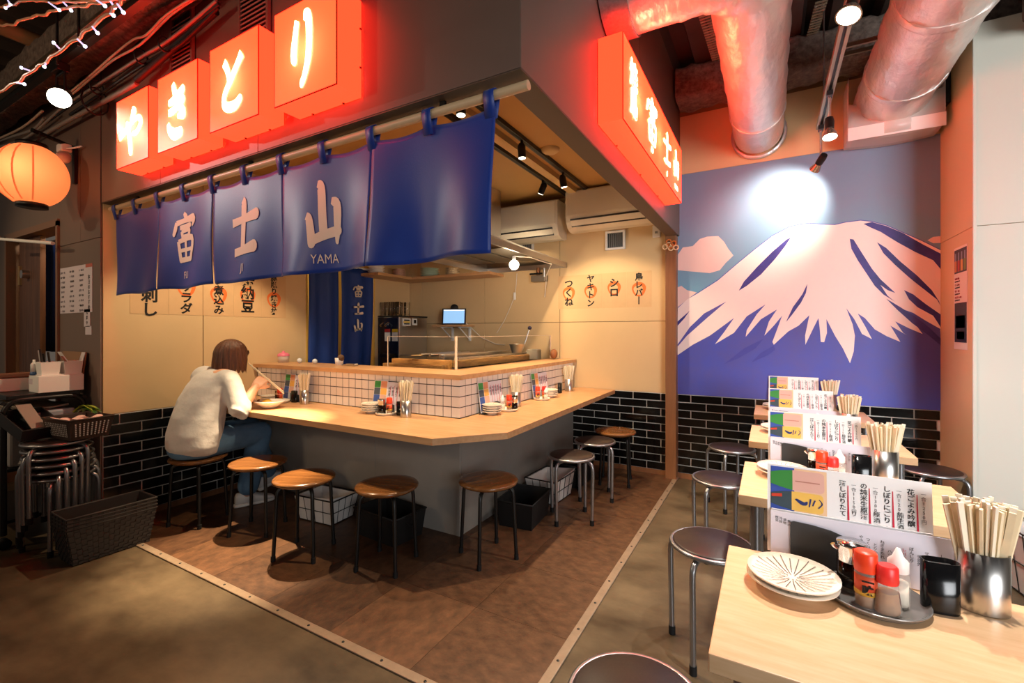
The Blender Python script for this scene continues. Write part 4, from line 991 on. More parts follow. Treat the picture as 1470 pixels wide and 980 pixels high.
def zc(pts, y, s=3.768): return [at_y(a/s, b/s, y) for a, b in pts]
M_CABG = mat('grey cable', '#8d837a', .5); M_CABB = mat('black cable', '#1b1614', .5); M_CABP = mat('pale cable', '#c2a78f', .5)
CB = [([(1040, -10), (900, 80), (790, 190), (720, 215), (600, 310), (500, 400), (330, 540)], 1.17, .006, M_CABP, 'thin pale cable looping highest along the beam'),
      ([(1060, -10), (920, 85), (760, 240), (620, 320), (520, 400), (350, 545)], 1.18, .006, M_CABP, 'thin pale cable running just below the highest cable loop'),
      ([(1170, 5), (1000, 150), (880, 240), (760, 310), (620, 400), (480, 490), (340, 580), (150, 740), (-30, 800)], 1.21, .008, M_CABG, 'long grey cable running under the beam past the lantern'),
      ([(1185, 20), (1000, 165), (870, 260), (750, 325), (610, 420), (470, 510), (340, 600), (200, 700)], 1.22, .008, M_CABB, 'long black cable bundled under the grey cable'),
      ([(1180, 40), (980, 235), (860, 300), (700, 400), (520, 525), (380, 620)], 1.23, .009, M_CABB, 'black cable bundled lowest near the louvred vents'),
      ([(740, 450), (600, 530), (420, 625), (240, 725)], 1.24, .014, M_CABG, 'thick grey sleeve of cables above the leftmost box sign'),
      ([(230, 600), (120, 690), (-30, 760)], 1.18, .008, M_CABP, 'short pale cable sagging left of the large spotlight'),
      ([(240, 640), (180, 700), (60, 740), (-30, 770)], 1.20, .010, M_CABG, 'short grey cable sagging above the paper lantern')]
for pts, y, r, m_, lb in CB:
    P = zc(pts, y); L = [tuple(p) for p in P]; L = smooth_line(L, 4)
    o = MB().tube(L, r, 7).build('cable', m_); tag(o, lb, 'cable', 'cables under the beam')
P = zc([(1165, 60), (740, 432)], 1.24); o = MB().tube([tuple(p) for p in P], .02, 10).build('conduit_pipe', M_CABB); tag(o, 'straight dark conduit pipe slanting above the third box sign', 'pipe')
for a, b in (((880, 215), (900, 265)), ((755, 275), (770, 335)), ((515, 445), (530, 500)), ((490, 520), (540, 575))):
    P = zc([a, b], 1.20); c = (P[0]+P[1])/2; rr = (P[0]-P[1]).length/2
    o = MB().tube([tuple(c+Vector((0, math.cos(k)*rr*.8, math.sin(k)*rr))) for k in [2*PI*i/12 for i in range(12)]], .005, 6, closed=True).build('cable_tie', M_BLACK); tag(o, 'black cable tie hung round the cables under the beam', 'cable tie', 'cable ties under the beam')
W7 = [([(-20, 930), (160, 830), (310, 720), (430, 640), (590, 520), (770, 390), (930, 260), (1100, 130), (1200, 30), (1240, -20)], 'string of white lights running diagonally closest to the beam'),
      ([(-20, 255), (110, 250), (250, 190), (420, 150), (590, 95), (820, 60), (1020, 20), (1200, -10)], 'string of white lights sagging from the left edge of view'),
      ([(-20, 75), (110, 50), (280, 5), (500, 20), (800, 15), (1000, 0), (1100, -20)], 'string of white lights nearest the top left corner')]
LED = {0: [((600, 490), (540, 430)), ((780, 395), (855, 465)), ((930, 270), (980, 330)), ((1110, 140), (1140, 155)), ((300, 710), (215, 680)), ((165, 830), (245, 845)), ((460, 640), (445, 670)), ((1180, 40), (1240, 125))],
       1: [((970, 0), (1055, 60)), ((1110, 10), (1150, 75)), ((490, 25), (595, 100))], 2: [((630, 15), (715, 105)), ((80, 5), (105, 45)), ((110, 50), (55, 80))]}
for k, (pts, lb) in enumerate(W7):
    P = [at_y(a/7, b/7, .76+.02*k) for a, b in pts]
    t = thing('string_lights', lb, 'string lights', tuple(P[0]))
    L = smooth_line([tuple(p-P[0]) for p in P], 5); L2 = [(x, y_+.004*math.sin(i*1.3), z+.003*math.sin(i*1.9)) for i, (x, y_, z) in enumerate(L)]
    MB().tube(L2, .0055, 6).build('wire', mat('clear cord', '#d9a27c', .4), t)
    for a, b in LED[k]:
        p = at_y(a[0]/7, a[1]/7, .76+.02*k)-P[0]; q = at_y(b[0]/7, b[1]/7, .74+.02*k)-P[0]
        e = MB().tube([p, q], .0035, 6); e.build('bulb_stem', emitter('clear lit stem', '#cfc4ea', 1.2), t)
        MB().ball(tuple(q), .0065, 8).build('bulb', emitter('cool led', '#dfe2ff', 6), t)
for (u, v0, v1, y, lb) in ((82, -5, 92, 1.0, 'thin hanger rod left of the diagonal string of lights'), (113, -5, 66, 1.0, 'thin hanger rod right of the other hanger rod')):
    a = at_y(u, v0, y); b = at_y(u, v1, y); o = MB().cyl(tuple(b), (b.x, b.y, 3.5), .007, 8).build('hanger_rod_steel', M_CABB); tag(o, lb+' at upper left', 'hanger')
a = at_z(-20, 30, 3.3); b = at_z(98, 78, 3.3)
o = MB().cyl(tuple(a), tuple(b), .05, 14).build('ceiling_pipe', mat('tan pipe', '#a0744f', .5)); tag(o, 'tan pipe below the dark ceiling deck at upper left', 'pipe')
p = at_y(0, 343, 1.12); q = at_y(76, 349, 1.20)
o = MB().cyl(tuple(p+(p-q)*.3), tuple(q), .012, 10).build('tension_rod', M_WHITE); tag(o, 'thin white rod across the top of the sliding door opening', 'rod')
bc_ = thing('anteroom_curtain', 'dark blue curtain hanging inside the sliding door opening', 'curtain', (at_y(76, 400, 1.50).x, 1.50, 0))
o = MB().grid(lambda a, b: (-.24+.36*a, .018*math.sin(a*14+b), 2.08-.95*b), 20, 8).build('cloth', M_BLUE2, bc_); sd = o.modifiers.new('thickness', 'SOLIDIFY'); sd.thickness = .002
MB().cyl((-.3, 0, 2.085), (-4.092-bc_.location.x, 0, 2.085), .012, 8).build('rod', M_STEEL, bc_)

# ================================================================ stools
M_SEATW = mat('varnished brown wood seat', '#8a5a30', .22, col2='#5f3b1e', vscale=4, stretch=(1, 9, 9), coat=.3)
M_VINYLS = mat('black brown vinyl seat', '#2b201d', .38, bump=.04, bscale=120)
M_RUB = mat('black rubber foot', '#100f0f', .7)
def wood_stool_proto(lb):
    t = thing('wooden_stool', lb, 'stool', (0, 0, 0), 0, 'wooden stools at the bar')
    MB().lathe([(.0001, .414), (.10, .414), (.155, .420), (.172, .432), (.174, .440), (.168, .447), (.14, .4495), (.0001, .445)], 40).build('seat', M_SEATW, t)
    for k in range(4):
        a = PI/4+k*PI/2; c, s = math.cos(a), math.sin(a)
        L = [(.05, .405), (.115, .405), (.134, .400), (.146, .386), (.150, .36), (.158, .2), (.168, .0)]
        L = [(r*c, r*s, z) for r, z in L]
        lg = MB().tube(L, .0105, 10).build('leg', M_BLACK, t)
        MB().tube([(.1675*c, .1675*s, .03), (.1685*c, .1685*s, 0)], .013, 10).build('foot', M_RUB, lg)
    MB().lathe([(.0001, .405), (.10, .405), (.10, .414), (.0001, .414)], 24).build('seat_plate', M_BLACK, t)
    return t
def chrome_stool_proto(lb):
    t = thing('steel_stool', lb, 'stool', (0, 0, 0))
    st = MB().lathe([(.0001, .425), (.146, .425), (.149, .445), (.14, .4505), (.0001, .452)], 40).build('seat', M_VINYLS, t)
    MB().tube([(.153*math.cos(2*PI*i/40), .153*math.sin(2*PI*i/40), .437) for i in range(40)], .0095, 8, closed=True).build('rim', M_ALU, t)
    for k in range(4):
        a = PI/4+k*PI/2; c, s = math.cos(a), math.sin(a)
        L = [(.03, .418), (.125, .418), (.152, .412), (.168, .395), (.174, .365), (.174, .3), (.168, .0)]
        L = smooth_line([(r*c, r*s, z) for r, z in L], 3)
        lg = MB().tube(L, .0115, 10).build('leg', M_ALU, t)
        MB().tube([(.1685*c, .1685*s, .035), (.168*c, .168*s, 0)], .0145, 10).build('foot', M_RUB, lg)
    return t
ws0 = wood_stool_proto('brown wooden stool under the seated person by the left wall')
ws0.location = (-3.42, 1.68, .004); ws0.rotation_euler = (0, 0, .35)
for x, y, rz, lb in ((-2.93, 1.80, .5, 'brown wooden stool beside the white shoe of the seated person'), (-2.385, 1.745, .42, 'brown wooden stool in front of the white lined wire basket'),
                     (-1.865, 1.885, .25, 'brown wooden stool in front of the wide black box under the counter middle'), (-1.42, 2.24, 1.05, 'brown wooden stool at the outer corner of the grey counter base'),
                     (-1.16, 3.88, .2, 'brown wooden stool by the black tiled wall next to the wooden post')):
    dup(ws0, (x, y, .004), rz, lb)
cs0 = chrome_stool_proto('steel legged stool with dark seat at the bar, nearest the counter corner')
cs0.location = (-1.20, 2.97, .004); cs0.rotation_euler = (0, 0, .55); cs0['group'] = 'steel stools at the bar'
dup(cs0, (-1.20, 3.46, .004), .4, 'steel legged stool with dark seat at the bar, next to the far wooden stool')
for x, y, rz, lb in ((-.272, 1.07, .3, 'steel stool with dark seat cut off by the bottom edge beside the nearest table'), (-.205, 2.01, .5, 'steel stool with dark seat between nearest table and floor strip'),
                     (-.245, 2.93, .4, 'steel stool with dark seat left of the third table from the front'), (-.245, 3.76, .6, 'steel stool with dark seat closest to the mural wall'),
                     (.875, 3.76, .3, 'steel stool with dark seat right of the furthest table by the pillar')):
    dup(cs0, (x, y, .001), rz, lb, 'steel stools at the tables')
rk = ['bottom', 'second', 'third', 'fourth', 'fifth', 'topmost']
for k in range(6):
    dup(cs0, (-3.76+.004*(k % 2), 1.075-.003*k, .001+.041*k), .25+k*.22, '%s steel stool of the stack beside the cart at left' % ('lowest' if k == 0 else rk[k]+' from the floor' if k < 5 else 'topmost'), 'stacked steel stools')

# ================================================================ tables
def table(x0, y0, lb):
    t = thing('dining_table', lb, 'table', (x0, y0, 0), 0, 'pale wood tables by the mural')
    w, d = .715, .50
    MB().box(0, w, 0, d, .664, .70).build('top', M_OAKT, t, bevel=.0025)
    for x in (.055, w-.055):
        for y in (.06, d-.06):
            lg = MB().cyl((x, y, .03), (x, y, .664), .016, 12).build('leg', M_ALU, t); MB().cyl((x, y, 0), (x, y, .03), .019, 12).build('foot', M_RUB, lg)
        MB().box(x-.012, x+.012, .06, d-.06, .63, .663).build('rail', M_ALU, t)
    MB().box(.055, w-.055, d/2-.012, d/2+.012, .64, .663).build('rail', M_ALU, t)
    return t
T0 = table(-.10, .925, 'pale wood table nearest the viewer set with condiments')
TY = [.925, 1.885, 2.835, 3.775]
for y, lb in zip(TY[1:], ('second pale wood table from the front', 'third pale wood table from the front', 'furthest pale wood table against the mural wall')): dup(T0, (-.10, y, 0), None, lb)

# ================================================================ table settings
M_CER = mat('cream glaze plate', '#f0e3d0', .2, coat=.3)
M_STRIPE = mat('dark brown stripe glaze', '#6f625b', .3)
M_SOY = mat('soy sauce', '#150a05', .1)
M_GLASS = mat('bottle glass', '#ffffff', .03, trans=1.0, ior=1.25)
M_GLASSO = mat('clear plastic jar', '#f4ece0', .06, alpha=.22)
M_CAPR = mat('orange red cap', '#e8431f', .35)
M_CAPR2 = mat('red cap', '#e3302c', .35)
M_SPICE = mat('spice powder', '#a8703d', .8, var=.3, vscale=60)
M_BAM = mat('pale chopstick wood', '#f0deba', .55, var=.18, vscale=12)
M_PAPW = mat('white menu card', '#f4f0ee', .45)
M_DARKC = mat('dark grey card holder', '#3b3c3e', .35)
def plate_mesh_pair(r, q=1.0):
    a = MB().lathe([(.0001, .008), (r*.42, .008), (r*.46, 0), (r*.50, 0), (r*.54, .008), (r*.82, .016*q), (r, .024*q), (r*1.0, .028*q), (r*.80, .0215*q), (r*.4, .014*q), (.0001, .012*q)], 40).mesh('dish', M_CER)
    b = MB(); n = 26
    for k in range(n):
        an = 2*PI*k/n; c, s = math.cos(an), math.sin(an); w = .0009; r0 = r*(.10+.22*(k % 3)/3); r1 = r*(.90-.12*((k*7) % 3)/3)
        L = [(r0, .0128), (r*.4, .0148), (r*.8, .0223), (r1, .0223+(r1-r*.8)/(r*.2)*.006)] if r1 > r*.8 else [(r0, .0128), (r*.4, .0148), (r1, .0148+(r1-r*.4)/(r*.4)*.0075)]
        vs = []
        for rr, z in L: vs += [(rr*c-w*s, rr*s+w*c, z*q+.0008), (rr*c+w*s, rr*s-w*c, z*q+.0008)]
        b.add(vs, [(2*i+1, 2*i+3, 2*i+2, 2*i) for i in range(len(L)-1)])
    return a, b.mesh('stripes', M_STRIPE)
PL_BIG = plate_mesh_pair(.094); PL_SM = plate_mesh_pair(.066, .9)
def plate(p, pair, lb, group, rz=0, cat='plate'):
    t = thing('small_plate', lb, cat, p, rz, group); child('dish', pair[0], t); child('stripes', pair[1], t); return t
def plate_stack(p, pair, n, where, step=.010):
    nm = {2: ['lower', 'upper'], 4: ['bottom', 'third from the top', 'second from the top', 'topmost']}[n]
    for k in range(n): plate((p[0]+.002*(k % 2), p[1], p[2]+k*step), pair, ('%s cream plate with brown rays in the stack %s' % (nm[k], where)) if nm[k].find(' ') < 0 else 'cream plate %s in the stack %s' % (nm[k], where), 'plates '+where, k*.4)
M_TRAYM = mat('dark steel tray', '#8f8b88', .25, metal=.55)
def tray(p, r, lb, m_=None):
    t = thing('condiment_tray', lb, 'tray', p)
    MB().lathe([(.0001, 0), (r*.85, 0), (r*.93, .004), (r, .013), (r*1.01, .014), (r*.99, .0165), (r*.92, .008), (r*.84, .004), (.0001, .004)], 40).build('dish', m_ or M_TRAYM, t); return t
def soy_bottle(p, k, lb, rz=0):
    t = thing('soy_bottle', lb, 'bottle', p, rz)
    MB().lathe([(.0001, .002*k), (.025*k, .002*k), (.028*k, .008*k), (.028*k, .067*k), (.0001, .067*k)], 24).build('soy_sauce', M_SOY, t)
    MB().lathe([(.0001, -.0005), (.0275*k, 0), (.0285*k, .006*k), (.0285*k, .010*k), (.0255*k, .010*k)], 24).build('glass_base', M_GLASSO, t)
    MB().lathe([(.0275*k, .064*k), (.029*k, .066*k), (.029*k, .098*k), (.0295*k, .102*k), (.028*k, .106*k), (.0001, .108*k)], 24).build('cap', M_CHROME, t)
    MB().tube([(-.027*k, 0, .088*k), (-.036*k, 0, .094*k), (-.038*k, 0, .098*k)], .005*k, 8).build('spout', M_CHROME, t); return t
def spice_jar(p, k, lb, rz=0, cap=None, words=True):
    t = thing('spice_jar', lb, 'jar', p, rz)
    MB().lathe([(.0001, .002*k), (.018*k, .002*k), (.018*k, .036*k), (.0001, .036*k)], 20).build('powder', M_SPICE, t)
    MB().lathe([(.0001, 0), (.0195*k, 0), (.0195*k, .078*k), (.0001, .078*k)], 20).build('jar', M_GLASSO, t)
    MB().lathe([(.0199*k, .026*k), (.0201*k, .026*k), (.0201*k, .068*k), (.0199*k, .068*k)], 20).build('label', mat('red yellow label', '#d8532e', .5), t)
    MB().lathe([(.0202*k, .026*k), (.0203*k, .026*k), (.0203*k, .036*k), (.0202*k, .036*k)], 20).build('label_band', mat('label band yellow', '#d9a53a', .5), t)
    MB().lathe([(.0205*k, .074*k), (.021*k, .076*k), (.0205*k, .112*k), (.018*k, .115*k), (.0001, .115*k)], 20).build('cap', cap or M_CAPR, t)
    if words:
        for s, z in (('一', .056), ('味', .039)):
            write(s, .021*k, M_INK, t, (.003*k, -.0208*k, z*k), FRONT, bold=.0009)
    return t
def wedge_bottle(p, k, lb, rz=0, cap=None):
    t = thing('seasoning_bottle', lb, 'bottle', p, rz)
    def ring(r1, r2, z): return [(r1*math.cos(2*PI*i/20)*k, r2*math.sin(2*PI*i/20)*k, z*k) for i in range(20)]
    MB().loft([ring(.024, .020, 0), ring(.026, .022, .006), ring(.018, .016, .066)]).build('glass', M_GLASSO, t)
    MB().loft([ring(.0225, .0185, .002), ring(.0235, .0195, .006), ring(.0195, .0165, .044)]).build('powder', M_SPICE, t)
    MB().loft([ring(.0195, .0175, .062), ring(.0205, .0185, .066), ring(.0195, .0175, .094), ring(.016, .014, .098)]).build('cap', cap or M_CAPR2, t)
    mb = MB(); mb.loft([ring(.0252, .0212, .020), ring(.0212, .0182, .048)], cap=False)
    MB().add([(.018*k, -.0145*k, .018*k), (.0255*k, .0*k, .018*k), (.0215*k, .0*k, .046*k), (.0155*k, -.012*k, .046*k)], [(0, 1, 2, 3)]).build('label', mat('red label', '#b3282a', .5), t)
    return t
def white_bottle(p, k, lb):
    t = thing('shaker_bottle', lb, 'bottle', p)
    MB().lathe([(.0001, 0), (.02*k, 0), (.021*k, .06*k), (.017*k, .075*k)], 18).build('glass', M_GLASSO, t)
    MB().lathe([(.0001, .002*k), (.018*k, .002*k), (.018*k, .05*k), (.0001, .05*k)], 18).build('powder', mat('pale salt', '#e6dccb', .8), t)
    MB().lathe([(.019*k, .073*k), (.019*k, .095*k), (.010*k, .105*k), (.004*k, .122*k), (.0001, .123*k)], 18).build('cap', M_WHITE, t); return t
def toothpick_box(p, w, h, lb, rz=0):
    t = thing('toothpick_holder', lb, 'holder', p, rz)
    rg = lambda f, z: [(w/2*f*math.copysign(abs(math.cos(a))**.6, math.cos(a)), w*.28*f*math.copysign(abs(math.sin(a))**.8, math.sin(a)), z) for a in [2*PI*i/28 for i in range(28)]]
    MB().loft([rg(.95, 0), rg(1, .004), rg(1, h), rg(.93, h), rg(.92, h*.25)]).build('shell', mat('glossy black plastic', '#0d0d0e', .15), t)
    MB().box(-w*.3, w*.3, -w*.12, w*.12, h*.28, h*.93).build('insert', M_BLACKM, t); return t
chop_me = MB().box(-.0055, .0055, -.0026, .0026, 0, .212).mesh('chopstick', M_BAM); chop_me2 = MB().box(-.0055, .0055, -.0026, .0026, 0, .222).mesh('chopstick', mat('pale chopstick wood yellow', '#f7ecd4', .55, var=.15, vscale=12))
def chop_cup(p, r, h, lb, n, where, seed=1, spread=.22, rows=None):
    t = thing('chopstick_cup', lb, 'cup', p)
    MB().lathe([(.0001, 0), (r*.98, 0), (r, .003), (r, h), (r*.97, h), (r*.96, .006), (.0001, .006)], 36, sx=1, sy=.85).build('cup', M_STEEL, t)
    rnd = random.Random(seed)
    for i in range(n):
        rad = math.sqrt((i+.5)/n); an = i*2.399963; x = rad*math.cos(an); y = rad*math.sin(an)
        me = chop_me if i % 3 else chop_me2
        o = bpy.data.objects.new('chopstick', me); COL.objects.link(o)
        b = Vector((x*r*.50, y*r*.40, .010)); top = Vector((x*(r*.50+.195*spread), y*(r*.40+.195*spread*.55), .195))
        d = (top-b).normalized(); q = d.to_track_quat('Z', 'X'); o.rotation_mode = 'QUATERNION'
        from mathutils import Quaternion
        o.rotation_quaternion = q @ Quaternion((0, 0, 1), rnd.uniform(-.3, .3)); o.location = Vector(p)+b+Vector((0, 0, rnd.uniform(0, .008)))
        tag(o, 'pale wooden chopstick standing in the %s' % where, 'chopstick', 'chopsticks in the '+where)
    return t
M_REDI = mat('red menu ink', '#cf1f3f', .5)
def big_menu(p, lb, detail=True):
    """landscape drink menu behind a lower food sheet, held by a dark curved holder"""
    t = thing('menu_stand', lb, 'menu', p)
    Mt = Matrix.Rotation(-.10, 4, 'X')
    c = MB().box(0, .338, 0, .0025, .018, .245, M=Mt).build('drink_card', M_PAPW, t)
    def flat(x0, x1, z0, z1, m_, nm, lay=1, par=c): MB().box(x0, x1, -.0005*lay, -.0005*(lay-1), z0, z1, M=Mt).build(nm, m_, par)
    def poly(pts, m_, nm, lay): MB().add([Mt @ Vector((x, -.0005*lay-.0002, z)) for x, z in pts], [tuple(range(len(pts)))]).build(nm, m_, c)
    flat(.008, .133, .128, .240, mat('menu photo blue', '#4059b0', .4), 'photo_ground')
    def bottle(zc, hw, x0, xs, x1, mn, mbod):
        n = 8
        poly([(x0, zc-hw*.55), (x0+(xs-x0)*.45, zc-hw*.8), (xs, zc-hw), (xs, zc+hw), (x0+(xs-x0)*.45, zc+hw*.85), (x0, zc+hw*.6)], mn, 'bottle_shoulder', 2)
        arc = [(x1-.010+.010*math.cos(a), zc+(hw-.010)*(1 if a > 0 else -1)+.010*math.sin(a)) for a in [-PI/2+PI*q/n for q in range(n+1)]]
        poly([(xs, zc-hw)]+arc+[(xs, zc+hw)], mbod, 'bottle_label', 2)
    flat(.062, .133, .128, .240, mat('menu photo peach', '#f1c79e', .4), 'photo_ground', 2)
    bottle(.209, .026, .008, .058, .128, mat('menu bottle green', '#3f8f44', .4), mat('menu bottle pink', '#e6b3a4', .4))
    bottle(.156, .024, .008, .056, .126, mat('menu bottle dark', '#3f4f58', .4), mat('menu bottle yellow', '#f4c25f', .4))
    poly([(.010, .160), (.034, .163), (.034, .171), (.010, .168)], mat('menu bottle red', '#d4452f', .4), 'bottle_tag', 3)
    poly([(.064, .206), (.118, .206), (.118, .209), (.064, .209)], mat('menu bottle rose line', '#c07f70', .5), 'label_line', 3)
    mb = MB(); brush(mb, [[(.02, .6, .1), (.3, .35, .22), (.42, .5, .06)], [(.5, .2, .04), (.55, .7, .06)], [(.62, .3, .05), (.70, .65, .05)], [(.82, .2, .05), (.95, .5, .05), (.85, .75, .03)]], lambda a, b: tuple(Mt @ Vector((.064+a*.062, -.0022, .138+b*.04)))); mb.build('label_script', mat('menu blue ink', '#26336e', .5), c)
    cols = [(.166, '酒しぼりたて', '一合1150円', ''), (.209, 'の純米生原酒', '一合1300円', 'り'), (.254, 'しぼりにごり', '一合1200円', '原酒'), (.299, '花ごよみ吟醸', '一合1250円', '純生酒')]
    rotc = (PI/2-.10, 0, 0)
    for x, a, b, c3 in cols:
        n = len(a)
        o = write('\n'.join(a), .0150, M_INK, c, tuple(Mt @ Vector((x, -.0008, .180))), rotc, space=.98, extr=.0001, bold=.0002)
        o = write('\n'.join(b), .0105, mat('grey menu ink', '#6d686a', .6), c, tuple(Mt @ Vector((x+.023, -.0008, .184))), rotc, space=1.0, extr=.0001)
        if c3: write('\n'.join(c3), .0140, M_INK, c, tuple(Mt @ Vector((x-.020, -.0008, .146))), rotc, space=1.0, extr=.0001)
        mb = MB(); mb.add([Mt @ Vector(q) for q in ((x+.0095, -.0012, .126), (x+.0135, -.0012, .126), (x+.012, -.0012, .214), (x+.0105, -.0012, .214))], [(0, 1, 2, 3)]); mb.build('red_underline', M_REDI, c)
    f = MB().box(.008, .368, -.014, -.012, .002, .128, M=Matrix.Rotation(-.06, 4, 'X')).build('food_sheet', mat('pale violet sheet', '#e6e0ea', .45), t)
    Mf = Matrix.Rotation(-.06, 4, 'X'); rf = (PI/2-.06, 0, 0)
    for k in range(4): write('\n'.join(('枝豆', '冷奴', '漬物', '煮込')[k]), .008, M_INK, f, tuple(Mf @ Vector((.022+.009*k, -.0146, .108-.002*k))), rf, space=1.0, extr=.0001)
    for k in range(12):
        x = .200+.0135*k; s = ('やきとり盛り合せ', 'つくね一本', 'とりかわ塩', 'ねぎまたれ', 'ハツ塩', '砂肝', 'レバーたれ', 'ぼんじり', '手羽先', 'せせり', '豚バラ', 'しそ巻')[k]
        write('\n'.join(s), .0088, M_REDI if k == 6 else M_INK, f, tuple(Mf @ Vector((x, -.0146, .068+.01*(k % 2)))), rf, space=1.0, extr=.0001)
    # holder: dark plate with a rounded upper corner and a foot
    h = [(.052, .004), (.052, .106), (.060, .110), (.10, .108), (.14, .102), (.17, .092), (.185, .080), (.188, .004)]
    MB().prism(h, .016, .019, M=Matrix.Rotation(-.06, 4, 'X') @ Matrix.Rotation(PI/2, 4, 'X')).build('holder', M_DARKC, t)
    MB().box(.04, .20, -.03, .03, 0, .004).build('foot', M_DARKC, t)
    for k in range(4): MB().box(.010, .335, .006+.004*k, .0085+.004*k, .003, .13-.006*k).build('spare_card', mat('peach card edge', '#efc9ae', .5) if k % 2 else M_PAPW, t)
    return t
def small_menu(p, rz, lb):
    t = thing('menu_stand', lb, 'menu', p, rz, 'small menus on the bar')
    Mt = Matrix.Rotation(-.14, 4, 'X')
    c = MB().box(-.15, -.022, 0, .002, .008, .212, M=Mt).build('photo_card', M_PAPW, t)
    cc = ['#3f9a4a', '#e79a72', '#4a5560', '#f0b45a', '#3d5fa8', '#e9b7a0', '#3b4f86', '#ccd0d4']
    for r in range(4):
        for k in range(2):
            x0 = -.145+.061*k; z0 = .162-.048*r
            MB().box(x0, x0+.057, -.0008, 0, z0, z0+.046, M=Mt).build('photo', mat('small menu '+cc[r*2+k], cc[r*2+k], .4), c)
    d = MB().box(-.020, .15, .0005, .0025, .008, .205, M=Mt).build('text_card', mat('pale violet sheet', '#e6e0ea', .45), t)
    for k in range(5):
        write('\n'.join(('純米酒', '吟醸酒', '原酒生', '焼酎割', '梅酒')[k]), .021, M_INK, d, tuple(Mt @ Vector((-.002+.033*k, -.0002, .14))), (PI/2-.14, 0, 0), space=1.0, extr=.0001)
        MB().box(.008+.033*k, .0105+.033*k, -.0006, .0004, .05, .18, M=Mt).build('red_underline', M_REDI, d)
    MB().prism([(-.03, .0), (-.03, .065), (.03, .07), (.075, .055), (.08, 0)], .012, .015, M=Matrix.Rotation(PI/2, 4, 'X')).build('holder', M_DARKC, t)
    MB().box(-.15, .15, -.02, .02, 0, .004).build('foot', M_DARKC, t)
    return t
ORD = ['nearest table', 'second table', 'third table', 'furthest table']
for k, y0 in enumerate(TY):
    dy = y0-TY[0]; w = ORD[k]
    plate_stack((.045, 1.255+dy, .7005), PL_BIG, 2, 'on the %s' % w, .0125)
    tray((.203, 1.288+dy, .7005), .098, 'dark round steel tray of bottles on the %s' % w)
    soy_bottle((.166, 1.312+dy, .7055), 1.02, 'soy sauce bottle with chrome cap on the tray of the %s' % w, .3)
    spice_jar((.183, 1.247+dy, .7055), 1.02, 'orange capped spice jar with black writing on the tray of the %s' % w, -.12)
    wedge_bottle((.218, 1.237+dy, .7055), 1.02, 'red capped wedge shaped glass bottle on the tray of the %s' % w, .5)
    white_bottle((.245, 1.285+dy, .7055), 1.0, 'white capped shaker bottle on the tray of the %s' % w)
    toothpick_box((.320, 1.31+dy, .7005), .066, .108, 'glossy black oval holder beside the tray on the %s' % w, .15)
    chop_cup((.402, 1.365+dy, .7005), .044, .128, 'brushed steel cup full of chopsticks on the %s' % w, (60, 44, 30, 26)[k], 'cup on the %s' % w, k+3, .185)
    big_menu((-.005, 1.398+dy, .7005), 'white drink and food menu in a dark holder on the %s' % w)

# ================================================================ settings on the bar
CZ = CT+.0005
# left end, beside the seated person
cup = dict(r=.036, h=.105)
chop_cup((-3.107, 2.27, CZ), .036, .105, 'steel chopstick cup on the bar nearest the seated person', 26, 'cup on the bar nearest the person', 21, .16)
toothpick_box((-3.24, 2.28, CZ), .055, .09, 'black oval holder left of the chopstick cup nearest the person', .1)
small_menu((-3.29, 2.315, CZ), 0, 'small photo menu on the bar behind the condiments nearest the seated person')
t_ = tray((-3.34, 2.22, CZ), .075, 'pale round tray with soy and shaker nearest the seated person', mat('cream enamel', '#e9ddca', .3))
spice_jar((-3.31, 2.205, CZ+.005), .95, 'orange capped jar on the pale tray nearest the seated person', .3)
soy_bottle((-3.375, 2.235, CZ+.005), .85, 'soy bottle on the pale tray nearest the seated person')
plate_stack((-3.53, 2.26, CZ), PL_SM, 2, 'behind the bowl of the seated person', .0145)
# middle of the front
plate_stack((-2.365, 2.24, CZ), PL_SM, 4, 'on the front of the bar', .0145)
tray((-2.232, 2.245, CZ), .068, 'pale round tray beside the plate stack on the front of the bar', mat('cream enamel', '#e9ddca', .3))
soy_bottle((-2.258, 2.235, CZ+.005), .92, 'soy bottle on the tray in the middle front of the bar')
spice_jar((-2.20, 2.245, CZ+.005), .95, 'orange capped jar on the tray in the middle front of the bar', .3)
toothpick_box((-2.125, 2.27, CZ), .055, .09, 'black oval holder beside the cup on the front of the bar', .2)
chop_cup((-2.052, 2.24, CZ), .037, .108, 'steel chopstick cup in the middle front of the bar', 30, 'cup in the middle front of the bar', 22, .16)
small_menu((-2.29, 2.318, CZ), 0, 'small photo menu leaning at the tiles in the middle front of the bar')
# right side, near
plate_stack((-1.620, 2.60, CZ), PL_SM, 4, 'near the bar corner', .0145)
tray((-1.595, 2.78, CZ), .068, 'pale round tray beside the plates near the bar corner', mat('cream enamel', '#e9ddca', .3))
spice_jar((-1.575, 2.755, CZ+.005), .95, 'orange capped jar on the tray near the bar corner', .6)
soy_bottle((-1.560, 2.805, CZ+.005), .8, 'small soy bottle on the tray near the bar corner')
white_bottle((-1.625, 2.75, CZ+.005), .85, 'white capped shaker on the tray near the bar corner')
toothpick_box((-1.60, 2.88, CZ), .055, .092, 'black oval holder behind the tray near the bar corner', PI/2)
chop_cup((-1.635, 2.965, CZ), .037, .108, 'steel chopstick cup on the side bar nearest the corner', 30, 'cup on the side bar nearest the corner', 23, .16)
small_menu((-1.672, 2.70, CZ), PI/2, 'small photo menu leaning at the tiles nearest the bar corner')
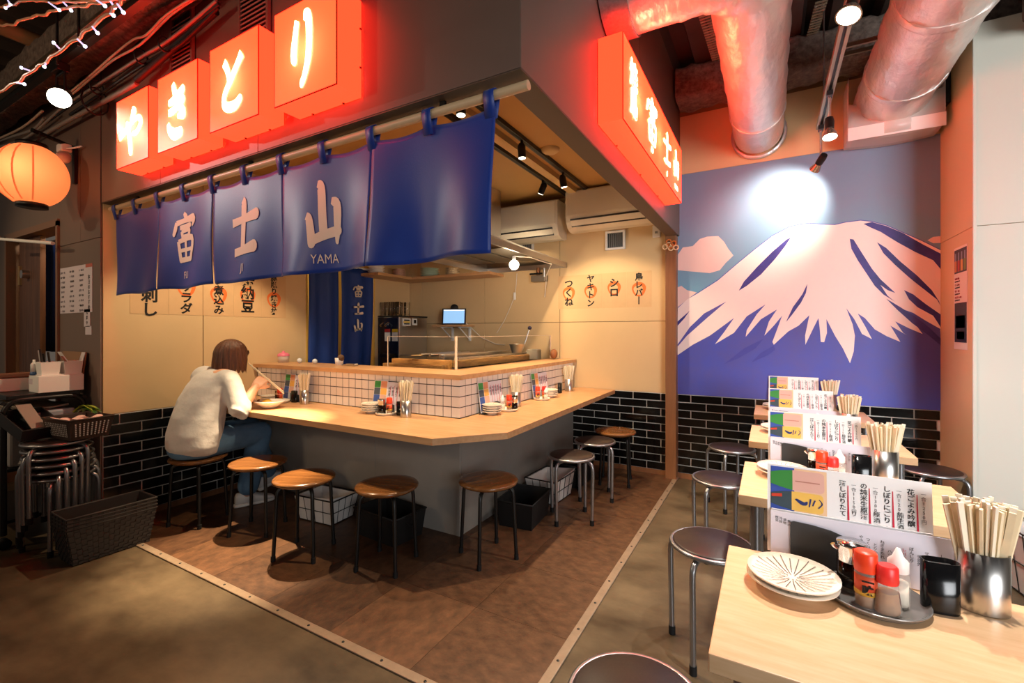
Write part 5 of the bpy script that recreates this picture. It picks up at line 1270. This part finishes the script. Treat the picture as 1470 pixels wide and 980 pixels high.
# right side, far
tray((-1.615, 3.36, CZ), .068, 'pale round tray with red caps in the middle of the side bar', mat('cream enamel', '#e9ddca', .3))
spice_jar((-1.64, 3.335, CZ+.005), .9, 'orange capped jar at the left of the far side bar tray', .6)
spice_jar((-1.60, 3.375, CZ+.005), .9, 'red capped jar at the right of the far side bar tray', .6, M_CAPR2)
white_bottle((-1.57, 3.345, CZ+.005), .8, 'white capped shaker on the far side bar tray')
plate_stack((-1.615, 3.52, CZ), PL_SM, 4, 'on the far side of the bar', .0145)
toothpick_box((-1.645, 3.80, CZ), .055, .092, 'black oval holder near the far end of the side bar', PI/2)
chop_cup((-1.635, 3.98, CZ), .037, .108, 'steel chopstick cup at the far end of the side bar', 26, 'cup at the far end of the side bar', 24, .16)
small_menu((-1.672, 3.48, CZ), PI/2, 'small photo menu leaning at the tiles at the far end of the side bar')
# food of the seated person
bw = thing('food_bowl', 'white oval bowl of yellow food in front of the seated person', 'bowl', (-3.17, 2.03, CZ))
MB().lathe([(.0001, .004), (.045, .004), (.05, 0), (.056, .004), (.10, .035), (.115, .05), (.113, .052), (.095, .036), (.05, .012), (.0001, .01)], 30, sy=.85).build('bowl', mat('white glaze', '#f3ece4', .2), bw)
MB().lathe([(.0001, .046), (.05, .043), (.085, .033)], 20, sy=.85).build('rice', mat('cream rice', '#ead9b5', .6, bump=.5, bscale=90), bw)
MB().ball((-.03, 0, .043), .032, 12, sz=.45).build('egg', mat('yellow egg', '#e0ac2c', .4), bw)
sp = MB(); sp.tube([(-.24, -.07, .012), (-.14, -.04, .03), (-.09, -.02, .052)], .006, 6); sp = sp.build('spoon', mat('brown wood spoon', '#7a4c2b', .5), loc=(-3.17, 2.03, CZ)); tag(sp, 'brown wooden spoon resting on the rim of the food bowl', 'spoon')
bk2 = thing('dark_bowl', 'small black bowl beside the wall in front of the seated person', 'bowl', (-3.55, 2.10, CZ)); MB().lathe([(.0001, 0), (.03, 0), (.055, .05), (.053, .05), (.028, .006), (.0001, .006)], 20).build('bowl', M_BLACK, bk2)

# ================================================================ baskets on the floor under the counter
M_WIREB = mat('black wire', '#0f0f10', .4)
M_LINER = mat('white liner cloth', '#d9d4cf', .8)
def wire_basket(p, rz, w, d, h, lb, name='wire_basket'):
    t = thing(name, lb, 'basket', p, rz)
    def rg(f, z): return [(sx*w/2*f, sy*d/2*f, z) for sx, sy in ((-1, -1), (1, -1), (1, 1), (-1, 1))]
    for z, f in ((.004, .82), (h*.5, .91), (h, 1.0)):
        MB().tube(rg(f, z), .003 if z < h else .005, 6, closed=True).build('hoop', M_WIREB, t)
    n = 5; ms = MB()
    for i in range(n):
        a = -1+2*i/(n-1)
        for s in (-1, 1):
            ms.tube([(a*w/2*.82, s*d/2*.82, .004), (a*w/2, s*d/2, h)], .002, 5); ms.tube([(s*w/2*.82, a*d/2*.82, .004), (s*w/2, a*d/2, h)], .002, 5)
    ms.build('upright_wires', M_WIREB, t)
    f0, f1 = .80, .965
    vs = [(sx*w/2*f0, sy*d/2*f0, .008) for sx, sy in ((-1, -1), (1, -1), (1, 1), (-1, 1))]+[(sx*w/2*f1, sy*d/2*f1, h*(.95 if k != 1 else 1.12)) for k, (sx, sy) in enumerate(((-1, -1), (1, -1), (1, 1), (-1, 1)))]
    o = MB().add(vs, [(0, 1, 2, 3), (0, 4, 5, 1), (1, 5, 6, 2), (2, 6, 7, 3), (3, 7, 4, 0)]).build('liner', M_LINER, t); sd = o.modifiers.new('thickness', 'SOLIDIFY'); sd.thickness = .003
    return t
def black_box(p, rz, w, d, h, lb):
    t = thing('storage_box', lb, 'box', p, rz)
    f = .88
    vs = [(sx*w/2*f, sy*d/2*f, 0) for sx, sy in ((-1, -1), (1, -1), (1, 1), (-1, 1))]+[(sx*w/2, sy*d/2, h) for sx, sy in ((-1, -1), (1, -1), (1, 1), (-1, 1))]
    o = MB().add(vs, [(0, 3, 2, 1), (0, 1, 5, 4), (1, 2, 6, 5), (2, 3, 7, 6), (3, 0, 4, 7)]).build('shell', M_BLACKM, t); sd = o.modifiers.new('thickness', 'SOLIDIFY'); sd.thickness = .006
    MB().tube([(sx*w/2, sy*d/2, h) for sx, sy in ((-1, -1), (1, -1), (1, 1), (-1, 1))], .007, 6, closed=True).build('rim', M_BLACKM, t)
    MB().tube([(w/2+.004, -.04, h*.75), (w/2+.02, -.02, h*.62), (w/2+.02, .02, h*.62), (w/2+.004, .04, h*.75)], .005, 6).build('handle', M_BLACKM, t); return t
wire_basket((-2.70, 2.15, .005), .08, .36, .24, .17, 'black wire basket with white lining under the front counter')
black_box((-2.12, 2.17, .005), -.08, .38, .26, .17, 'wide black box on the floor under the middle of the front counter')
black_box((-1.48, 2.80, .005), PI/2+.1, .36, .26, .17, 'black box on the floor by the side of the counter base')
wire_basket((-1.50, 3.28, .005), PI/2-.05, .36, .26, .18, 'black wire basket with white lining beside the counter side')
black_box((-1.49, 3.72, .005), PI/2, .36, .26, .18, 'black box on the floor furthest back at the counter side')
wire_basket((1.25, 3.25, .005), .2, .42, .34, .32, 'tall black wire basket with white lining at the right edge by the pillar')

# ================================================================ left corner: cart, stools' load, woven boxes
ct = thing('service_cart', 'black tubular service cart with shelves at the left edge', 'cart', (-4.35, 1.07, 0))
def loop(x, z0, z1, y0, y1, rr=.08):
    L = [(x, y0, z0), (x, y0, z1-rr)]
    for k in range(7): a = PI-PI/2*k/6; L.append((x, y0+rr+rr*math.cos(a), z1-rr+rr*math.sin(a)))
    for k in range(7): a = PI/2-PI/2*k/6; L.append((x, y1-rr+rr*math.cos(a), z1-rr+rr*math.sin(a)))
    L += [(x, y1-.0, z0)]; return L
for x in (-.42, .35): MB().tube(loop(x, .08, .885, -.18, .19), .015, 10).build('side_tube', M_BLACK, ct)
MB().box(-.40, .335, -.165, .175, .885, .915).build('top_shelf', M_BLACK, ct, bevel=.004)
for y in (-.18, .19): MB().tube([(-.42, y, .87), (.35, y, .87)], .012, 8).build('rail', M_BLACK, ct)
MB().box(-.41, .34, -.17, .18, .45, .47).build('middle_shelf', M_BLACK, ct, bevel=.004)
MB().box(-.41, .34, -.17, .18, .14, .16).build('bottom_shelf', M_BLACK, ct, bevel=.004)
for x in (-.42, .35):
    for y in (-.18, .19): MB().lathe([(.0001, -.03), (.03, -.03), (.03, .03), (.0001, .03)], 14, M=Matrix.Translation((x, y, .031)) @ Matrix.Rotation(PI/2, 4, 'Y')).build('caster', M_RUB, ct)
t = thing('storage_tub', 'large white plastic tub with pale towels on the cart below the top shelf', 'tub', (-4.36, 1.07, .471))
MB().box(-.34, .33, -.15, .15, 0, .24).build('lower_tub', mat('milky tub', '#b6b0ac', .4), t, bevel=.015)
MB().box(-.345, .335, -.155, .155, .245, .33).build('lid', mat('cloudy lid', '#a9afb8', .25), t, bevel=.015)
o = MB().grid(lambda a, b: (-.3+.6*a, -.13+.26*b, .335+.02*math.sin(a*9)*math.cos(b*5)+.02), 14, 8).build('towel', mat('pale towel', '#cbb7a2', .9), t); sd = o.modifiers.new('thickness', 'SOLIDIFY'); sd.thickness = .01
b_ = thing('white_tray_box', 'white shallow box with a brown rim standing on the cart at the left edge', 'box', (-4.48, 1.05, .9155))
MB().box(-.22, .20, -.14, .14, 0, .085).build('body', M_WHITE, b_, bevel=.006); MB().box(-.22, .20, -.14, .14, .086, .095).build('rim', mat('brown lid', '#7b4f3b', .5), b_)
cb = thing('cardboard_sheet', 'brown cardboard sheet leaning on the wall behind the cart', 'cardboard', (-4.24, 1.255, .9155))
MB().box(-.20, .20, -.004, .004, 0, .25, M=Matrix.Rotation(-.12, 4, 'X')).build('sheet', mat('cardboard', '#8c6a4e', .8), cb)
wbx = thing('white_box', 'plain white box on the cart corner carrying the pen holders', 'box', (-4.085, 1.15, .9155))
MB().box(-.085, .085, -.11, .11, 0, .105).build('body', M_WHITE, wbx, bevel=.003); MB().box(-.0855, -.02, -.1105, -.1095, .05, .085).build('label', mat('printed sheet', '#cfc3c8', .5), wbx)
ph = thing('pen_holder', 'white two part holder full of pens and cards on top of the white box', 'pen holder', (-4.075, 1.16, 1.022))
for y in (-.055, .055):
    rg = lambda f, z, y=y: [(sx*.05*f, y+sy*.048*f, z) for sx, sy in ((-1, -1), (1, -1), (1, 1), (-1, 1))]
    o = MB().loft([rg(.85, 0), rg(1.0, .085)], sm=False, cap=False).build('cup', M_WHITE, ph); sd = o.modifiers.new('thickness', 'SOLIDIFY'); sd.thickness = .004
MB().box(-.05, .05, -.1, .1, -.0005, .004).build('base', M_WHITE, ph)
for k, (x, y, c) in enumerate(((-.01, -.06, '#1a1918'), (.02, -.045, '#2a2724'), (-.025, -.075, '#c8c2bd'), (.01, -.08, '#3b3937'))):
    o = MB().tube([(x, y, .01), (x+.015, y-.02, .14+.01*k)], .006, 8).build('pen', mat('pen '+c, c, .4), loc=tuple(ph.location)); tag(o, ['black pen', 'thick dark pen', 'pale grey pen', 'dark grey pen'][k]+' leaning in the white holder on the cart', 'pen', 'pens on the cart')
cd = thing('tent_card', 'white and red card folded like a tent in the white pen holder', 'card', (-4.07, 1.20, 1.09))
MB().box(-.03, .03, -.002, .002, -.05, .09, M=Matrix.Rotation(.5, 4, 'X')).build('leaf', M_WHITE, cd); MB().box(-.022, .022, -.003, -.002, -.02, .06, M=Matrix.Rotation(.5, 4, 'X')).build('print', mat('faded red print', '#b5604f', .5), cd)
MB().box(-.03, .03, .058, .062, -.06, .09, M=Matrix.Rotation(-.25, 4, 'X')).build('leaf', mat('pale card', '#cfc6c2', .5), cd)
bt = thing('correction_bottle', 'small white bottle with red print and blue base beside the pen holder', 'bottle', (-4.15, 1.06, 1.022))
MB().lathe([(.0001, .02), (.018, .02), (.018, .07), (.008, .085), (.008, .10), (.0001, .10)], 14).build('body', M_WHITE, bt); MB().lathe([(.0001, 0), (.02, 0), (.02, .02), (.0001, .02)], 14).build('base', mat('blue base', '#3e5f8c', .4), bt)
# load on the stool stack
zs = .001+.041*5+.453
M_BASK = mat('dark brown plastic basket', '#31221c', .5)
bs = thing('mesh_basket', 'dark brown plastic basket with pale mesh holes on top of the stacked stools', 'basket', (-3.70, 1.14, zs+.002), .12)
w, d, h = .30, .22, .12; f = .84
vs = [(sx*w/2*f, sy*d/2*f, 0) for sx, sy in ((-1, -1), (1, -1), (1, 1), (-1, 1))]+[(sx*w/2, sy*d/2, h) for sx, sy in ((-1, -1), (1, -1), (1, 1), (-1, 1))]
o = MB().add(vs, [(0, 3, 2, 1), (0, 1, 5, 4), (1, 2, 6, 5), (2, 3, 7, 6), (3, 0, 4, 7)]).build('shell', M_BASK, bs); sd = o.modifiers.new('thickness', 'SOLIDIFY'); sd.thickness = .005
mb = MB()
for i in range(13):
    for j in range(7):
        zz = .025+j*.0115; ff = f+(1-f)*zz/h; x = (-.42+.84*i/12)*w*ff*.92
        mb.box(x-.0035, x+.0035, -d/2*ff-.0045, -d/2*ff-.003, zz-.0035, zz+.0035)
        if i < 9:
            y = (-.42+.84*i/8)*d*ff*.9; mb.box(w/2*ff+.003, w/2*ff+.0045, y-.0035, y+.0035, zz-.0035, zz+.0035)
mb.build('mesh_holes', mat('pale mesh', '#b3a9a4', .7), bs)['kind'] = 'stuff'
MB().tube([(sx*w/2, sy*d/2, h) for sx, sy in ((-1, -1), (1, -1), (1, 1), (-1, 1))], .006, 6, closed=True).build('rim', M_BASK, bs)
o = MB().grid(lambda a, b: (-.13+.27*a, -.09+.18*b, .10+.022*math.sin(a*7)*math.cos(b*4)+.01*math.sin(a*17+b*9)), 18, 12).build('pink_cloth', mat('pale pink cloth', '#e2b9ae', .8)); o.location = bs.location; o.rotation_euler = (0, 0, .12); tag(o, 'crumpled pale pink cloth lying in the mesh basket', 'cloth'); sd = o.modifiers.new('thickness', 'SOLIDIFY'); sd.thickness = .006
gv2 = thing('green_bundle', 'bundle of green leaves lying on the pink cloth in the basket', 'leaves', (-3.70, 1.18, zs+.125), .4)
for k in range(9):
    a = -1.2+.3*k
    MB().grid(lambda p, q, a=a, k=k: (-.07+.14*p, (q-.5)*.045*math.sin(PI*min(1, p*.9+.1))+.012*math.sin(k*2), .02+.035*math.sin(PI*p)+.006*math.cos(k*3)+.01*(q-.5)*(1 if k % 2 else -1)), 6, 3).build('leaf', mat('green leaf' if k % 2 else 'yellow green leaf', '#3f6b22' if k % 2 else '#8a9a2f', .5), gv2).rotation_euler = (0, 0, a*.35)
db = thing('tilted_tray', 'dark grey tray tilted against the mesh basket on the stacked stools', 'tray', (-3.90, .98, zs+.055), .15)
Mt = Matrix.Rotation(.35, 4, 'Y')
mb = MB(); mb.box(-.14, .14, -.10, .10, 0, .006, M=Mt)
for q in ((-.14, .14, -.10, -.094), (-.14, .14, .094, .10), (-.14, -.134, -.094, .094), (.134, .14, -.094, .094)): mb.box(*q, .006, .07, M=Mt)
mb.build('tray', mat('charcoal tray', '#1f1e1f', .45), db)
MB().box(-.16, .06, -.03, .04, .055, .060, M=Matrix.Rotation(.62, 4, 'Y')).build('paper', mat('greyish paper', '#8f7d72', .6), db)
# nested woven boxes on the floor
M_WOV = mat('dark woven plastic', '#35312f', .6)
w, d, h = .235, .42, .205
for k in range(4):
    z = .004+.020*k
    bx = thing('woven_box', '%s dark woven plastic box nested in the floor stack at left' % ['bottom', 'second lowest', 'second highest', 'topmost'][k], 'box', (-3.455, 1.19, z), -.02, 'nested woven boxes')
    f = .84; nr_ = 8
    o = MB().add([(sx*w/2*f, sy*d/2*f, 0) for sx, sy in ((-1, -1), (1, -1), (1, 1), (-1, 1))]+[(sx*(w/2-.004), sy*(d/2-.004), h) for sx, sy in ((-1, -1), (1, -1), (1, 1), (-1, 1))], [(0, 3, 2, 1), (0, 1, 5, 4), (1, 2, 6, 5), (2, 3, 7, 6), (3, 0, 4, 7)]).build('shell', M_WOV, bx); sd = o.modifiers.new('thickness', 'SOLIDIFY'); sd.thickness = .003
    mb = MB(); nv = 12
    for r in range(nv):
        zz = h*(r+.5)/nv; ff = f+(1-f)*zz/h; hw, hd_ = w/2*ff, d/2*ff; s = h/nv*.42
        nn = 16
        for c in range(nn):
            e = .0045 if (c+r) % 2 else .0005
            y = -hd_+2*hd_*(c+.5)/nn; q = hd_/nn*.95; mb.box(hw, hw+e+.001, y-q, y+q, zz-s, zz+s)
            if c < 9:
                x = -hw+2*hw*(c+.5)/9; q = hw/9*.95; mb.box(x-q, x+q, -hd_-e-.001, -hd_, zz-s, zz+s)
    mb.build('weave', M_WOV, bx)
    MB().tube([(sx*w/2, sy*d/2, h) for sx, sy in ((-1, -1), (1, -1), (1, 1), (-1, 1))], .007, 6, closed=True).build('rim', M_WOV, bx)

# ================================================================ seated person
PX, PY = -3.42, 1.68
pn = thing('person', 'person with brown bob hair, pale sweater and jeans eating at the bar', 'person', (PX, PY, 0))
M_SKIN = mat('skin', '#e0a886', .5, var=.05, vscale=10)
M_SWEAT = mat('pale grey sweater', '#cfc8c0', .9, var=.06, vscale=30, bump=.55, bscale=14, sheen=.3)
M_JEAN = mat('blue denim', '#5d82a3', .8, var=.25, vscale=10, bump=.45, bscale=20)
M_HAIR = mat('brown hair', '#6b3f26', .34, col2='#3f2314', vscale=12, stretch=(9, 9, .6), bump=.5, bscale=26)
M_SHOE = mat('white sneaker', '#d9d6d3', .5)
def chain(mb, pts, n=14, sub=4):
    """tapering limb: (x, y, z, r) joints"""
    L = smooth_line(pts, sub); mb.tube([p[:3] for p in L], [max(p[3], .002) for p in L], n)
    for e in (L[0], L[-1]): mb.ball(e[:3], e[3], 12)
def fused(mb, name, m, voxel, smooth=4, label=None, parent=pn):
    me = mb.mesh(name, m); o = bpy.data.objects.new(name, me); COL.objects.link(o)
    r = o.modifiers.new('fuse', 'REMESH'); r.mode = 'VOXEL'; r.voxel_size = voxel; r.use_smooth_shade = True
    s = o.modifiers.new('soften', 'SMOOTH'); s.iterations = smooth; s.factor = .5
    dg = bpy.context.evaluated_depsgraph_get(); me2 = bpy.data.meshes.new_from_object(o.evaluated_get(dg)); me2.name = name
    bpy.data.objects.remove(o)
    me2.materials.clear(); me2.materials.append(m)
    o = bpy.data.objects.new(name, me2); COL.objects.link(o); o.parent = parent
    if label: o['label'] = label
    return o
def rel(x, y, z): return (x-PX, y-PY, z)
HC = Vector(rel(-3.405, 1.895, 1.128))
b = MB()
# torso, neck, head
chain(b, [(0, -.02, .56, .11), (0, 0, .70, .105), (0, .06, .86, .110), (0, .12, .955, .085), (.003, .155, 1.02, .056), (.01, .19, 1.08, .05)], 16)
b.ball(tuple(HC), .088, 22, sx=.86, sy=1.06, sz=1.22)
fy = HC.y+.088
b.ball((HC.x, fy-.018, HC.z-.052), .045, 14, sx=.95, sy=.75, sz=.85)                       # jaw and chin
b.tube([(HC.x, fy-.006, HC.z+.012), (HC.x, fy+.012, HC.z-.02), (HC.x, fy+.006, HC.z-.03)], [.006, .012, .009], 10)   # nose
b.tube([(HC.x-.022, fy-.008, HC.z-.056), (HC.x, fy+.001, HC.z-.054), (HC.x+.022, fy-.008, HC.z-.056)], [.003, .006, .003], 8)   # mouth
for s in (-1, 1):
    b.ball((HC.x+s*.078, HC.y-.002, HC.z-.01), .022, 10, sx=.4, sy=.8, sz=1.3)      # ear
    b.ball((HC.x+s*.032, fy-.012, HC.z+.012), .013, 10, sy=.5, sz=.6)                # eye
def hand(b, wrist, fwd, up, side, curl, s=1.0):
    """palm, four bent fingers of unequal length and a side thumb"""
    w = Vector(wrist); f = Vector(fwd).normalized(); u = (Vector(up)-f*Vector(up).dot(f)).normalized(); r = f.cross(u)*side
    P = lambda a, bb, c: tuple(w+f*a*s+r*bb*s+u*c*s)
    for k in range(4):
        bb = -.030+.020*k
        b.tube([P(0, bb*.55, 0), P(.045, bb*.9, .002), P(.085, bb, 0)], [.013*s, .013*s, .010*s], 8)
        L = (.062, .075, .080, .070)[k]; a = .085; c = 0; ang = 0; pts = [P(a, bb, c)]
        for j in range(3):
            ang += curl*(.8 if j else .6); a += L*(.45, .32, .26)[j]*math.cos(ang); c -= L*(.45, .32, .26)[j]*math.sin(ang); pts.append(P(a, bb*(1-.05*j), c))
        b.tube(pts, [.0098*s, .0092*s, .0084*s, .007*s], 8); b.ball(pts[-1], .007*s, 8)
    pts = [P(.02, .026, -.004), P(.045, .048, -.014), P(.070, .052, -.026), P(.092, .044, -.036)]
    b.tube(pts, [.014*s, .012*s, .0105*s, .0085*s], 8); b.ball(pts[-1], .0085*s, 8)
# right arm (near side) lifted to the mouth, left arm reaching for the bowl
RS, RE, RW = rel(-3.270, 1.80, .975), rel(-3.175, 1.825, .765), rel(-3.215, 1.955, .905)
LS_, LE, LW = rel(-3.570, 1.80, .975), rel(-3.66, 1.84, .80), rel(-3.50, 1.985, .835)
chain(b, [(*RS, .052), (*[(p+q)/2 for p, q in zip(RS, RE)], .046), (*RE, .040)]); chain(b, [(*RE, .040), (*[(p*.5+q*.5) for p, q in zip(RE, RW)], .036), (*RW, .026)])
chain(b, [(*LS_, .052), (*[(p+q)/2 for p, q in zip(LS_, LE)], .046), (*LE, .040)]); chain(b, [(*LE, .040), (*[(p*.5+q*.5) for p, q in zip(LE, LW)], .036), (*LW, .026)])
hand(b, RW, (-.25, .55, .35), (.55, -.25, .8), 1, .75, 1.12)
hand(b, LW, (.75, .45, -.1), (0, -.1, 1), 1, .55)
chain(b, [(0, .08, .95, .07), (.10, .11, .985, .06), (*RS, .052)]); chain(b, [(0, .08, .95, .07), (-.10, .11, .985, .06), (*LS_, .052)])
# legs (inside the jeans)
RH, RK, RA = rel(-3.335, 1.69, .545), rel(-3.355, 2.075, .545), rel(-3.400, 2.00, .10)
LH_, LK, LA = rel(-3.505, 1.69, .545), rel(-3.525, 2.10, .555), rel(-3.50, 2.235, .15)
for H, K, A in ((RH, RK, RA), (LH_, LK, LA)):
    chain(b, [(*H, .075), (*[(p+q)/2 for p, q in zip(H, K)], .066), (*K, .052)]); chain(b, [(*K, .052), (*[(p*.6+q*.4) for p, q in zip(K, A)], .05), (*A, .034)])
body = fused(b, 'body', M_SKIN, .0052, 3)
# sweater: loose, gathered at the hem, sleeves pushed up
s = MB()
def oval(cx, cy, cz, rx, ry_, tilt=0, n=28):
    out = []
    for i in range(n):
        a = 2*PI*i/n; y = ry_*math.sin(a); wob = 1+.02*math.sin(a*5+cz*30)+.015*math.sin(a*9+cz*17)
        out.append((cx+rx*math.cos(a)*wob, cy+y*wob*math.cos(tilt), cz+y*math.sin(tilt)*-1))
    return out
s.loft([oval(.01, -.02, .475, .155, .125), oval(.01, -.02, .487, .170, .140), oval(.01, -.030, .53, .190, .160), oval(.01, -.025, .62, .188, .160), oval(.005, -.005, .72, .182, .150, .1), oval(0, .03, .82, .178, .138, .2), oval(0, .065, .90, .175, .125, .3), oval(0, .095, .96, .17, .105, .35), oval(0, .115, .99, .14, .085, .4), oval(0, .132, 1.012, .080, .066, .4), oval(.003, .142, 1.024, .066, .058, .4)])
mid = tuple((p+q)/2 for p, q in zip(RS, RE))
chain(s, [(.10, .10, .94, .09), (*RS, .068), (*mid, .068), (*[p+.0 for p in RE], .064), (*[p*.80+q*.20 for p, q in zip(RE, RW)], .052)])
mid = tuple((p+q)/2 for p, q in zip(LS_, LE))
chain(s, [(-.12, .10, .97, .09), (*LS_, .068), (*mid, .072), (*LE, .074), (*[p*.6+q*.4 for p, q in zip(LE, LW)], .054)])
for k in range(3):
    t = .22+.24*k; c = [p*(1-t)+q*t for p, q in zip(mid if False else RE, RW)]
    d = Vector(RW)-Vector(RE); d.normalize(); e = d.orthogonal().normalized(); g = d.cross(e); rr = .058-.006*k
    cc = Vector(RE)+d*(-.035+.03*k)
    s.tube([tuple(cc+(e*math.cos(2*PI*i/16)+g*math.sin(2*PI*i/16))*rr) for i in range(16)], .010, 8, closed=True)
fused(s, 'sweater', M_SWEAT, .011, 5, 'pale grey sweater with pushed up sleeves')
# jeans
j = MB()
j.loft([oval(0, -.03, .462, .150, .13), oval(0, -.03, .50, .175, .15), oval(0, -.03, .60, .165, .14)])
for H, K, A, e in ((RH, RK, RA, .012), (LH_, LK, LA, .03)):
    chain(j, [(H[0], H[1]-.05, H[2], .098), (*H, .098), (*[(p+q)/2 for p, q in zip(H, K)], .092), (*K, .082)])
    chain(j, [(*K, .082), (*[(p*.5+q*.5) for p, q in zip(K, A)], .078), (*[p*.12+q*.88 for p, q in zip(K, A)], .074)])
fused(j, 'jeans', M_JEAN, .011, 4, 'blue denim jeans')
# shoes
def shoe(heel, toe, z, pitch=0):
    h = Vector((heel[0]-PX, heel[1]-PY, z)); t = Vector((toe[0]-PX, toe[1]-PY, z)); L = (t-h).length; ang = math.atan2((t-h).y, (t-h).x)
    Mx = Matrix.Translation(h) @ Matrix.Rotation(ang, 4, 'Z') @ Matrix.Rotation(-pitch, 4, 'Y')
    q = MB()
    def ov(x, w, z0, z1, n=16):
        return [(x, w*math.copysign(abs(math.cos(a))**.7, math.cos(a)), (z0+z1)/2+(z1-z0)/2*math.copysign(abs(math.sin(a))**.6, math.sin(a))) for a in [2*PI*i/n for i in range(n)]]
    q.loft([ov(-.01, .02, .02, .08), ov(.0, .034, .018, .10), ov(.05, .040, .018, .105), ov(.10, .040, .018, .095), ov(.15, .045, .018, .072), ov(.20, .046, .018, .058), ov(L-.005, .036, .018, .045), ov(L+.006, .02, .02, .036)], M=Mx)
    sh = q.build('shoe', M_SHOE, pn)
    q = MB(); q.loft([ov(-.016, .026, 0, .022), ov(0, .040, 0, .026), ov(.1, .043, 0, .024), ov(.18, .051, 0, .024), ov(L-.01, .042, .0, .024), ov(L+.014, .02, .004, .024)], M=Mx); q.build('sole', mat('white sole', '#e6e3df', .6), sh)
    q = MB()
    for k in range(4): q.tube([(.095+.022*k, -.03, .080-.008*k), (.10+.022*k, 0, .096-.010*k), (.105+.022*k, .03, .080-.008*k)], .004, 6, M=Mx)
    q.build('laces', M_WHITE, sh)
shoe((-3.435, 1.945), (-3.355, 2.175), .004)
shoe((-3.50, 2.17), (-3.47, 2.35), .055, .35)
# hair: bob with a fringe
def hair_pt(a, t):
    """a around the head (0 = front), t from crown to tips"""
    fr = abs(((a+PI) % (2*PI))-PI)
    open_ = max(0, min(1, (1.05-fr)/.35))
    low = -.118+.012*math.sin(a*23)+.008*math.sin(a*41)
    low = low*(1-open_)+(.030+.006*math.sin(a*31))*open_
    th = t*PI/2
    if t <= .5:
        ph = t/.5*PI/2; R = math.sin(ph); z = .118*math.cos(ph)
    else:
        k = (t-.5)/.5; R = 1+.13*k-.09*k*k*k; z = low*k
    rx, ry_ = .098, .112
    rid = 1+.018*math.sin(a*19+t*2)+.012*math.sin(a*37)
    return (HC.x+rx*R*math.sin(a)*rid, HC.y-.008+ry_*R*math.cos(a)*rid, HC.z+.005+z)
hm = MB(); hm.grid(lambda u, v: hair_pt(2*PI*u, v), 120, 24)
hm.grid(lambda u, v: tuple(Vector((HC.x, HC.y-.008, 0))+(Vector(hair_pt(2*PI*u, .5+.5*v))-Vector((HC.x, HC.y-.008, 0)))*1.0 if False else (HC.x+(hair_pt(2*PI*u, .35+.63*v)[0]-HC.x)*.93, HC.y-.008+(hair_pt(2*PI*u, .35+.63*v)[1]-HC.y+.008)*.93, hair_pt(2*PI*u, .35+.63*v)[2])), 120, 12)
hm.build('hair', M_HAIR, pn, label='brown bob haircut with a fringe')
# chopsticks in the hand
p0 = Vector((HC.x+PX+.01, HC.y+PY+.115, HC.z-.058)); p1 = Vector((RW[0]+PX, RW[1]+PY, RW[2]))+Vector((.02, .10, .035))
for k in range(2):
    dlt = Vector((.006*k, 0, -.010*k)); e = p1+(p1-p0)*.55+dlt*1.5
    o = MB().tube([tuple(p0+dlt), tuple(e)], [.0025, .0042], 8).build('chopstick', M_BAM); tag(o, '%s chopstick held at the mouth of the seated person' % ('upper' if k == 0 else 'lower'), 'chopstick')
